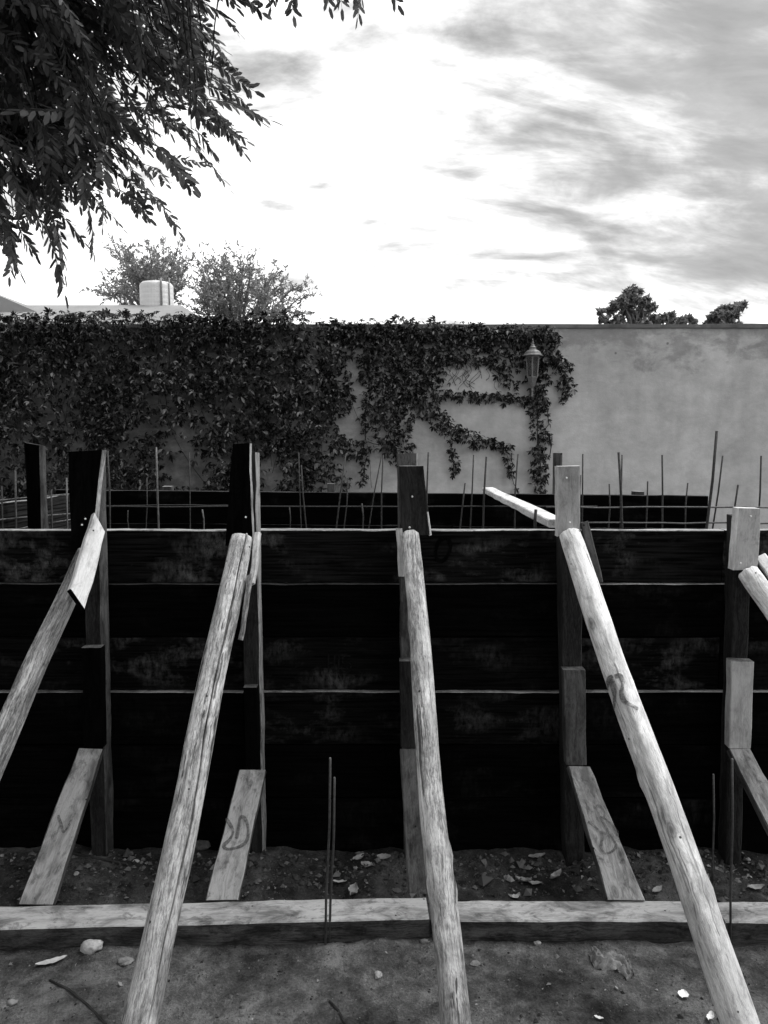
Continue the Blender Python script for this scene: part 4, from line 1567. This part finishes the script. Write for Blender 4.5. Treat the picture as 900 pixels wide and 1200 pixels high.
def inside(poly, x, y):
    c = False
    j = len(poly) - 1
    for i in range(len(poly)):
        xi, yi = poly[i]; xj, yj = poly[j]
        if (yi > y) != (yj > y) and x < (xj - xi) * (y - yi) / (yj - yi) + xi:
            c = not c
        j = i
    return c


def build_near_tree():
    r = random.Random(21)
    base = Vector((-3.0, 1.9, -0.05))
    root = empty('overhanging_tree', (base.x, base.y, 0))
    tag(root, 'tree with hanging compound leaves overhanging from the upper left', 'tree')
    fork = Vector((-2.75, 2.1, 2.35))
    T = Batch()
    T.add(tube_data(curve_pts(base, fork, 0, 9, 0.02, r), taper(0.16, 0.11, 9), 12))
    T.build('trunk', M['bark'], root, True)
    limbs = []
    Lb = Batch()
    for tgt, r0 in ((Vector((-1.3, 2.75, 3.15)), .06), (Vector((-1.55, 3.2, 2.75)), .05), (Vector((-0.95, 2.5, 3.45)), .05), (Vector((-1.75, 2.6, 2.6)), .045),
                    (Vector((-2.2, 3.3, 3.5)), .05), (Vector((-0.35, 2.35, 3.42)), .04), (Vector((-3.2, 2.8, 3.7)), .06), (Vector((-2.3, 1.4, 3.6)), .06),
                    (Vector((-3.4, 0.6, 3.3)), .06), (Vector((-3.9, 1.2, 3.2)), .06), (Vector((-3.6, 3.6, 3.4)), .06), (Vector((-3.0, 4.4, 3.6)), .05)):  # unseen outer limbs, added so the crown shuts off sky at left
        pts = curve_pts(fork, tgt, 0.25, 12, 0.015, r)
        limbs += pts[4:]
        Lb.add(tube_data(pts, taper(r0, 0.014, 12), 7))
    Lb.build('limb', M['twig'], root, True)
    # the hem of the crown as it hangs into view
    poly = [(-120, -160), (200, -160), (205, -20), (214, 20), (228, 55), (242, 95), (232, 148), (205, 170), (170, 198), (140, 218), (105, 235), (60, 240), (25, 258), (-10, 275), (-120, 280)]
    holes = [(30, 160, 22), (48, 195, 14), (110, 205, 10), (22, 205, 12)]
    variants = [pinnate_mesh(k) for k in range(5)]
    Tw = Batch()
    spots = []
    tries = 0
    while len(spots) < 165 and tries < 9000:
        tries += 1
        x, y = r.uniform(-20, 260), r.uniform(-40, 262)
        if not inside(poly, x, y):
            continue
        if any((x - a) ** 2 + (y - b) ** 2 < c * c for a, b, c in holes):
            continue
        if any((x - a) ** 2 + (y - b) ** 2 < 9 ** 2 for a, b, _ in spots):
            continue
        spots.append((x, y, r.uniform(2.45, 3.6)))
    # tips that stick out of the hem
    hem = [(200, 30, 2.6), (222, 56, 2.7), (232, 72, 2.6), (236, 92, 2.5), (226, 86, 2.9), (234, 112, 2.5), (232, 128, 2.6), (226, 140, 2.7), (212, 150, 2.5), (205, 128, 2.8), (215, 105, 3.0), (222, 120, 2.8), (218, 74, 2.8), (200, 160, 2.6), (175, 185, 2.4), (150, 215, 2.5), (128, 222, 2.5), (100, 225, 2.6), (60, 250, 2.2), (52, 262, 2.2), (20, 250, 2.4), (8, 262, 2.4), (0, 235, 2.5),
           (186, 8, 2.6), (196, 16, 2.7)]
    top = [(300, -45, 2.6), (306, -48, 2.6), (330, -40, 2.6), (337, -36, 2.6), (343, -44, 2.6), (366, -58, 2.7), (386, -52, 2.6), (394, -44, 2.6), (400, -52, 2.6), (424, -44, 2.6), (432, -46, 2.6), (474, -68, 2.6)]
    n_leaf = 0
    V, F = [], []

    def leaf_at(p, d, scale, var, single):
        nonlocal n_leaf
        d = d.normalized()
        up = Vector((r.gauss(0, .6), r.gauss(0, .6), 1)).normalized()
        x = d.cross(up).normalized()
        z = x.cross(d)
        m = Matrix((x, d, z)).transposed()
        if single:
            mw = Matrix.LocRotScale(p, m.to_quaternion(), Vector((scale,) * 3))
            place('leaf', variants[var][0], root, mw)
            n_leaf += 1
        else:
            vv = (np.array(m) @ (variants[var][1] * scale).T).T + np.array(p)
            o = len(V)
            V.extend(vv.tolist()); F.extend([tuple(a + o for a in f) for f in variants[var][2]])

    for gi, grp in ((1, hem), (2, top), (0, spots)):
        for (x, y, Y) in grp:
            if gi == 1:
                Y += 0.25
                x += 12 if x > 110 else 0
            if gi == 2:
                y -= 13
            tip = at(x, y, Y)
            near = min(limbs, key=lambda q: (q - tip).length + 0.3 * r.random())
            st = near
            pts = curve_pts(st, tip, 0.10, 8, 0.02, r)
            Tw.add(tube_data(pts, taper(0.0045, 0.0018, 8), 4))
            out = (tip - st)
            out.z = 0
            if out.length < 1e-3:
                out = Vector((1, 0, 0))
            out.normalize()
            cnt = 3 if gi == 0 else 4 if gi == 1 else 2
            for j in range(cnt):
                k = max(7 - j * 2, 1)
                p = pts[k]
                d = out * r.uniform(0.2, 0.7) + Vector((r.gauss(0.15, .38), r.gauss(0, .4), r.uniform(-1.1, -0.25)))
                if gi == 0 and x > 140:
                    d = Vector((0.6 + r.gauss(0, .3), r.gauss(0, .4), r.uniform(-0.75, 0.15)))
                if gi == 1:
                    d = Vector((0.85, r.gauss(0, .25), (-0.62 if x < 200 else -0.38) + r.uniform(-.25, .2))) if x > 110 else Vector((0.25 + r.gauss(0, .15), r.gauss(0, .2), -0.9))
                if gi == 2:
                    d = Vector((r.gauss(0.1, .25), r.gauss(0, .25), -0.9))
                leaf_at(p, d, r.uniform(0.72, 0.95) if gi < 2 else 0.75, r.randrange(5), n_leaf < 300)
    # the rest of the crown, enlarged out of view at left to block skylight, and its thickness
    for _ in range(3400):
        q = r.choice(limbs)
        p = q + Vector((r.gauss(0, .40), r.gauss(0, .40), r.gauss(0.08, .32)))
        d0 = p - CAM
        # keep the open sky of the picture open
        fx = d0.y * CP - d0.z * SP
        if fx > 0.1:
            sx = 450 + FOC * d0.x / fx
            sy = 600 - FOC * (d0.y * SP + d0.z * CP) / fx
            if sx > -60 and sy > -60 and (fx < 2.35 or not (inside(poly, sx, sy + 15) and sx < 215)):
                continue
        d = Vector((r.gauss(0, .7), r.gauss(0, .7), r.uniform(-1.0, -0.1)))
        leaf_at(p, d, r.uniform(0.85, 1.15), r.randrange(5), False)
    Tw.build('twigs', M['twig'], root, True)
    fol = make_world('crown', V, F, M['leaf_near'], root)
    fol['kind'] = 'stuff'


build_near_tree()

# ------------------------------------------------------------------ small things on the soil
def rock_data(c, r, seed, squash=0.6, sub=2):
    bm = bmesh.new()
    bmesh.ops.create_icosphere(bm, subdivisions=sub, radius=1.0)
    rr = random.Random(seed)
    o = Vector((rr.random() * 40, rr.random() * 40, rr.random() * 40))
    sx, sy = rr.uniform(0.8, 1.3), rr.uniform(0.7, 1.1)
    for v in bm.verts:
        k = 1 + 0.42 * mnoise.noise(v.co * 1.4 + o) + 0.24 * mnoise.noise(v.co * 3.1 + o) + 0.10 * mnoise.noise(v.co * 7.5 + o)
        v.co = Vector((v.co.x * sx * r * k, v.co.y * sy * r * k, v.co.z * r * squash * k)) + c
    vs = [v.co.copy() for v in bm.verts]
    fs = [tuple(x.index for x in f.verts) for f in bm.faces]
    bm.free()
    return vs, fs


def rock(px, py, r, mat, label, cat='stone', group=None, squash=0.6, sub=3, seed=1):
    p = on(px, py, 0.01)
    p.z = soil_h(p.x, p.y) + r * squash * 0.55
    v, f = rock_data(p, r, seed, squash, sub)
    o = make_world('stone', v, f, mat, None, True)
    tag(o, label, cat, group)


rock(108, 1112, 0.036, M['stone'], 'largest pale stone on the soil before the left beam', squash=0.55, seed=4)
rock(148, 1128, 0.017, M['stone_dim'], 'dull pebble touching the left side of the cracked log prop', seed=5)
rock(160, 1019, 0.013, M['stone'], 'pale pebble behind the left beam, between the left post and cracked log', seed=6)
rock(90, 1034, 0.011, M['stone'], 'small pale pebble behind the left beam by the knotty brace', seed=7)
rock(14, 1176, 0.013, M['stone_dim'], 'dull pebble near the lower left corner', seed=8)
rock(497, 1101, 0.011, M['stone_dim'], 'pebble against the beam end at the middle log prop', seed=9)
rock(443, 1138, 0.013, M['dry_leaf'], 'round pebble on the soil left of the middle log prop', seed=10)
rock(557, 1127, 0.014, M['stone_dim'], 'flat pebble right of the middle log prop', squash=0.4, seed=11)
rock(630, 1104, 0.013, M['stone_dim'], 'pebble under the front edge of the middle beam', seed=12)
rock(298, 1000, 0.024, M['stone_dim'], 'dull lump of mortar at the foot of the second post', squash=0.7, seed=13)
rock(236, 1003, 0.028, M['clod'], 'large dark clod at the plank foot beside the cracked log prop', squash=0.7, seed=14)


def dry_leaf(px, py, L, W, rot, mat, label, group=None, curl=0.35, seed=0, Z=None):
    p = on(px, py, 0.02)
    z = (soil_h(p.x, p.y) if Z is None else Z) + 0.006
    rr = random.Random(seed + 50)
    V, F = [], []
    n = 9
    for i in range(n + 1):
        t = i / n
        w = W * (math.sin(math.pi * min(t * 0.97 + 0.02, 1)) ** 0.75) * (1 + 0.12 * math.sin(i * 2.3 + seed))
        lift = curl * L * 0.5 * (t - 0.35) ** 2 * 2
        for s in (-1, -0.5, 0, 0.5, 1):
            V.append(Vector(((t - 0.5) * L, s * w * 0.5, lift + abs(s) ** 1.5 * W * curl * 0.55 + 0.004 * mnoise.noise(Vector((t * 4, s * 2, seed))))))
    for i in range(n):
        for k in range(4):
            F.append((i * 5 + k, i * 5 + k + 1, (i + 1) * 5 + k + 1, (i + 1) * 5 + k))
    m = Matrix.Translation(Vector((p.x, p.y, z))) @ Matrix.Rotation(rot, 4, 'Z') @ Matrix.Rotation(rr.uniform(-.2, .2), 4, 'X')
    o = make('dry_leaf', V, F, mat, None, True, m)
    tag(o, label, 'leaf', group)


dry_leaf(60, 1122, 0.090, 0.030, 0.35, M['dry_leaf_pale'], 'long pale leaf on the soil near the largest stone', seed=1, curl=0.2)
dry_leaf(450, 1016, 0.055, 0.03, -0.2, M['dry_leaf'], 'curled pale leaf behind the beam, nearest the middle log prop', seed=2)
dry_leaf(420, 1014, 0.05, 0.028, 0.6, M['dry_leaf'], 'left of two dry leaves in the heap beside the pair of thin bars', 'dry leaves heaped behind the beam', seed=3)
dry_leaf(430, 1022, 0.05, 0.03, -0.5, M['dry_leaf'], 'right of two dry leaves in the heap beside the pair of thin bars', 'dry leaves heaped behind the beam', seed=4)
dry_leaf(398, 1037, 0.05, 0.02, -0.2, M['dry_leaf_pale'], 'narrow pale leaf just behind the beam by the pair of thin bars', seed=5)
dry_leaf(413, 1047, 0.045, 0.035, 1.2, M['dry_leaf'], 'upturned dry leaf leaning on the back of the left beam', seed=6, curl=0.8)
dry_leaf(613, 1034, 0.06, 0.032, -0.5, M['dry_leaf'], 'largest dry leaf behind the middle beam', seed=7, curl=0.6)
dry_leaf(627, 1036, 0.05, 0.02, -0.3, M['dry_leaf'], 'slender dry leaf between two others behind the middle beam', seed=8)
dry_leaf(652, 1029, 0.05, 0.03, 0.5, M['dry_leaf'], 'upright dry leaf left of the scrawled brace', seed=9, curl=0.7)
dry_leaf(629, 1008, 0.065, 0.03, 0.1, M['dry_leaf'], 'dry leaf lying at the plank foot behind the middle beam', seed=10)
dry_leaf(604, 1050, 0.035, 0.022, 0.2, M['dry_leaf'], 'small dry leaf touching the back of the middle beam', seed=11)
dry_leaf(770, 1042, 0.05, 0.022, 0.6, M['dry_leaf'], 'dry leaf between the scrawled brace and the palest log prop', seed=12)
dry_leaf(886, 1042, 0.06, 0.03, 0.0, M['dry_leaf'], 'dry leaf behind the beam at the right edge', seed=13)
dry_leaf(801, 1160, 0.032, 0.030, 1.0, M['flake'], 'white petal-like flake on the soil left of the palest log prop', seed=14, curl=0.2)
dry_leaf(702, 1187, 0.026, 0.012, -0.5, M['flake'], 'tiny white flake near the bottom edge', seed=15, curl=0.2)
dry_leaf(833, 1190, 0.03, 0.02, 0.8, M['flake'], 'white scraps at the foot of the palest log prop', seed=16, curl=0.5)
dry_leaf(288, 1050, 0.03, 0.012, 0.8, M['dry_leaf'], 'tiny dry leaf at the back of the left beam by the U mark', seed=17)


def build_bark_chunk():
    p = on(716, 1130, 0.0)
    B = Batch()
    V, F = [], []
    n, m = 34, 18
    for i in range(n + 1):
        for j in range(m + 1):
            u, v = i / n - 0.5, j / m - 0.5
            w = math.cos(u * 2.6) ** 0.6
            x = u * 0.15
            y = v * 0.075 * w + 0.012 * math.sin(u * 9)
            z = 0.030 * math.cos(v * 2.8) * (1.1 - abs(u) * 1.4) + 0.022 * mnoise.noise(Vector((u * 8, v * 8, 2))) + 0.010 * mnoise.noise(Vector((u * 19, v * 19, 7))) - 0.004
            V.append(Vector((x, y, z)))
    for i in range(n):
        for j in range(m):
            k = i * (m + 1) + j
            F.append((k, k + 1, k + m + 2, k + m + 1))
    mw = Matrix.Translation(Vector((p.x, p.y, soil_h(p.x, p.y)))) @ Matrix.Rotation(-0.75, 4, 'Z')
    o = make('bark_chunk', V, F, M['stone_dim'], None, True, mw)
    tag(o, 'crumpled chunk of bark on the soil right of centre', 'bark')


build_bark_chunk()


def stick(pts, r, label):
    q = []
    for (x, y) in pts:
        p = on(x, y, 0.01)
        p.z = soil_h(p.x, p.y) + r * 0.6
        q.append(p)
    o = bar('stick', q, r, M['twig'], None, 6)
    tag(o, label, 'stick', 'sticks lying on the soil')


stick([(58, 1147), (80, 1163), (103, 1180), (128, 1203)], 0.0035, 'long thin stick on the soil left of the cracked log prop')
stick([(386, 1168), (396, 1178), (402, 1190), (412, 1203)], 0.004, 'short bent stick at the bottom, below the pair of thin bars')
stick([(60, 1010), (110, 1018), (150, 1022)], 0.004, 'dark root lying behind the left beam')


M['crumb'] = leaf_mat('soil_crumb', 0.015, 0.24, 0.95, 0.05, 0.0, (0.6, 0.22, 0.93, 0.5))


def build_gravel():
    r = random.Random(3)
    B = Batch()
    base = [Vector(v) for v in ((1, 0, 0), (-1, 0, 0), (0, 1, 0), (0, -1, 0), (0, 0, 1), (0, 0, -0.6))]
    fs = [(0, 2, 4), (2, 1, 4), (1, 3, 4), (3, 0, 4), (2, 0, 5), (1, 2, 5), (3, 1, 5), (0, 3, 5)]
    for i in range(10500):
        ridge = i < 3000
        x = r.uniform(-2.0, 2.0)
        y = (2.78 - abs(r.gauss(0, .12))) if ridge else r.uniform(1.3, 2.75)
        s = 0.002 + min(r.expovariate(260), 0.016) if ridge else min(0.0013 + r.expovariate(700), 0.010)
        if ridge and r.random() < 0.06:
            s *= 1.9
        m = Matrix.Rotation(r.uniform(0, 6), 3, 'Z') @ Matrix.Rotation(r.uniform(-.5, .5), 3, 'X')
        c = Vector((x, y, soil_h(x, y) + s * 0.2))
        B.add(([c + m @ Vector((b.x * s * r.uniform(.6, 1.2), b.y * s * r.uniform(.6, 1.2), b.z * s * r.uniform(.5, .9))) for b in base], fs))
    o = B.build('soil_crumbs', M['crumb'])
    o['kind'] = 'stuff'
    o['label'] = 'loose crumbs and clods of dark soil'
    o['category'] = 'soil'


build_gravel()


def build_litter():
    """scraps of dead leaf trodden into the soil"""
    r = random.Random(12)
    V, F = [], []
    for i in range(420):
        x = r.uniform(-1.9, 1.9)
        y = r.uniform(2.46, 2.80) if i < 300 else r.uniform(1.5, 2.4)
        if -0.2 < x < 0.45 or x > 0.4 or i % 3 == 0:
            L = r.uniform(0.010, 0.034) * (1 if i < 300 else 0.6)
            a = r.uniform(0, 6.28)
            d = Vector((math.cos(a), math.sin(a), r.uniform(-0.2, 0.5))).normalized()
            sd = Vector((-d.y, d.x, r.uniform(-0.5, 0.5))).normalized() * L * r.uniform(0.2, 0.35)
            p = Vector((x, y, soil_h(x, y) + 0.004))
            o = len(V)
            bow = Vector((0, 0, L * r.uniform(0.0, 0.25)))
            V += [p, p + d * L * 0.4 + sd + bow, p + d * L, p + d * L * 0.4 - sd + bow, p + d * L * 0.45]
            F += [(o, o + 4, o + 1), (o + 1, o + 4, o + 2), (o + 2, o + 4, o + 3), (o + 3, o + 4, o)]
    o = make_world('leaf_litter', V, F, M['litter'])
    o['kind'] = 'stuff'
    o['label'] = 'scraps of dead leaves scattered on the soil'
    o['category'] = 'litter'


M['litter'] = leaf_mat('dead_leaf_scrap', 0.05, 0.34, 0.7, 0.2, 0.05)
build_litter()
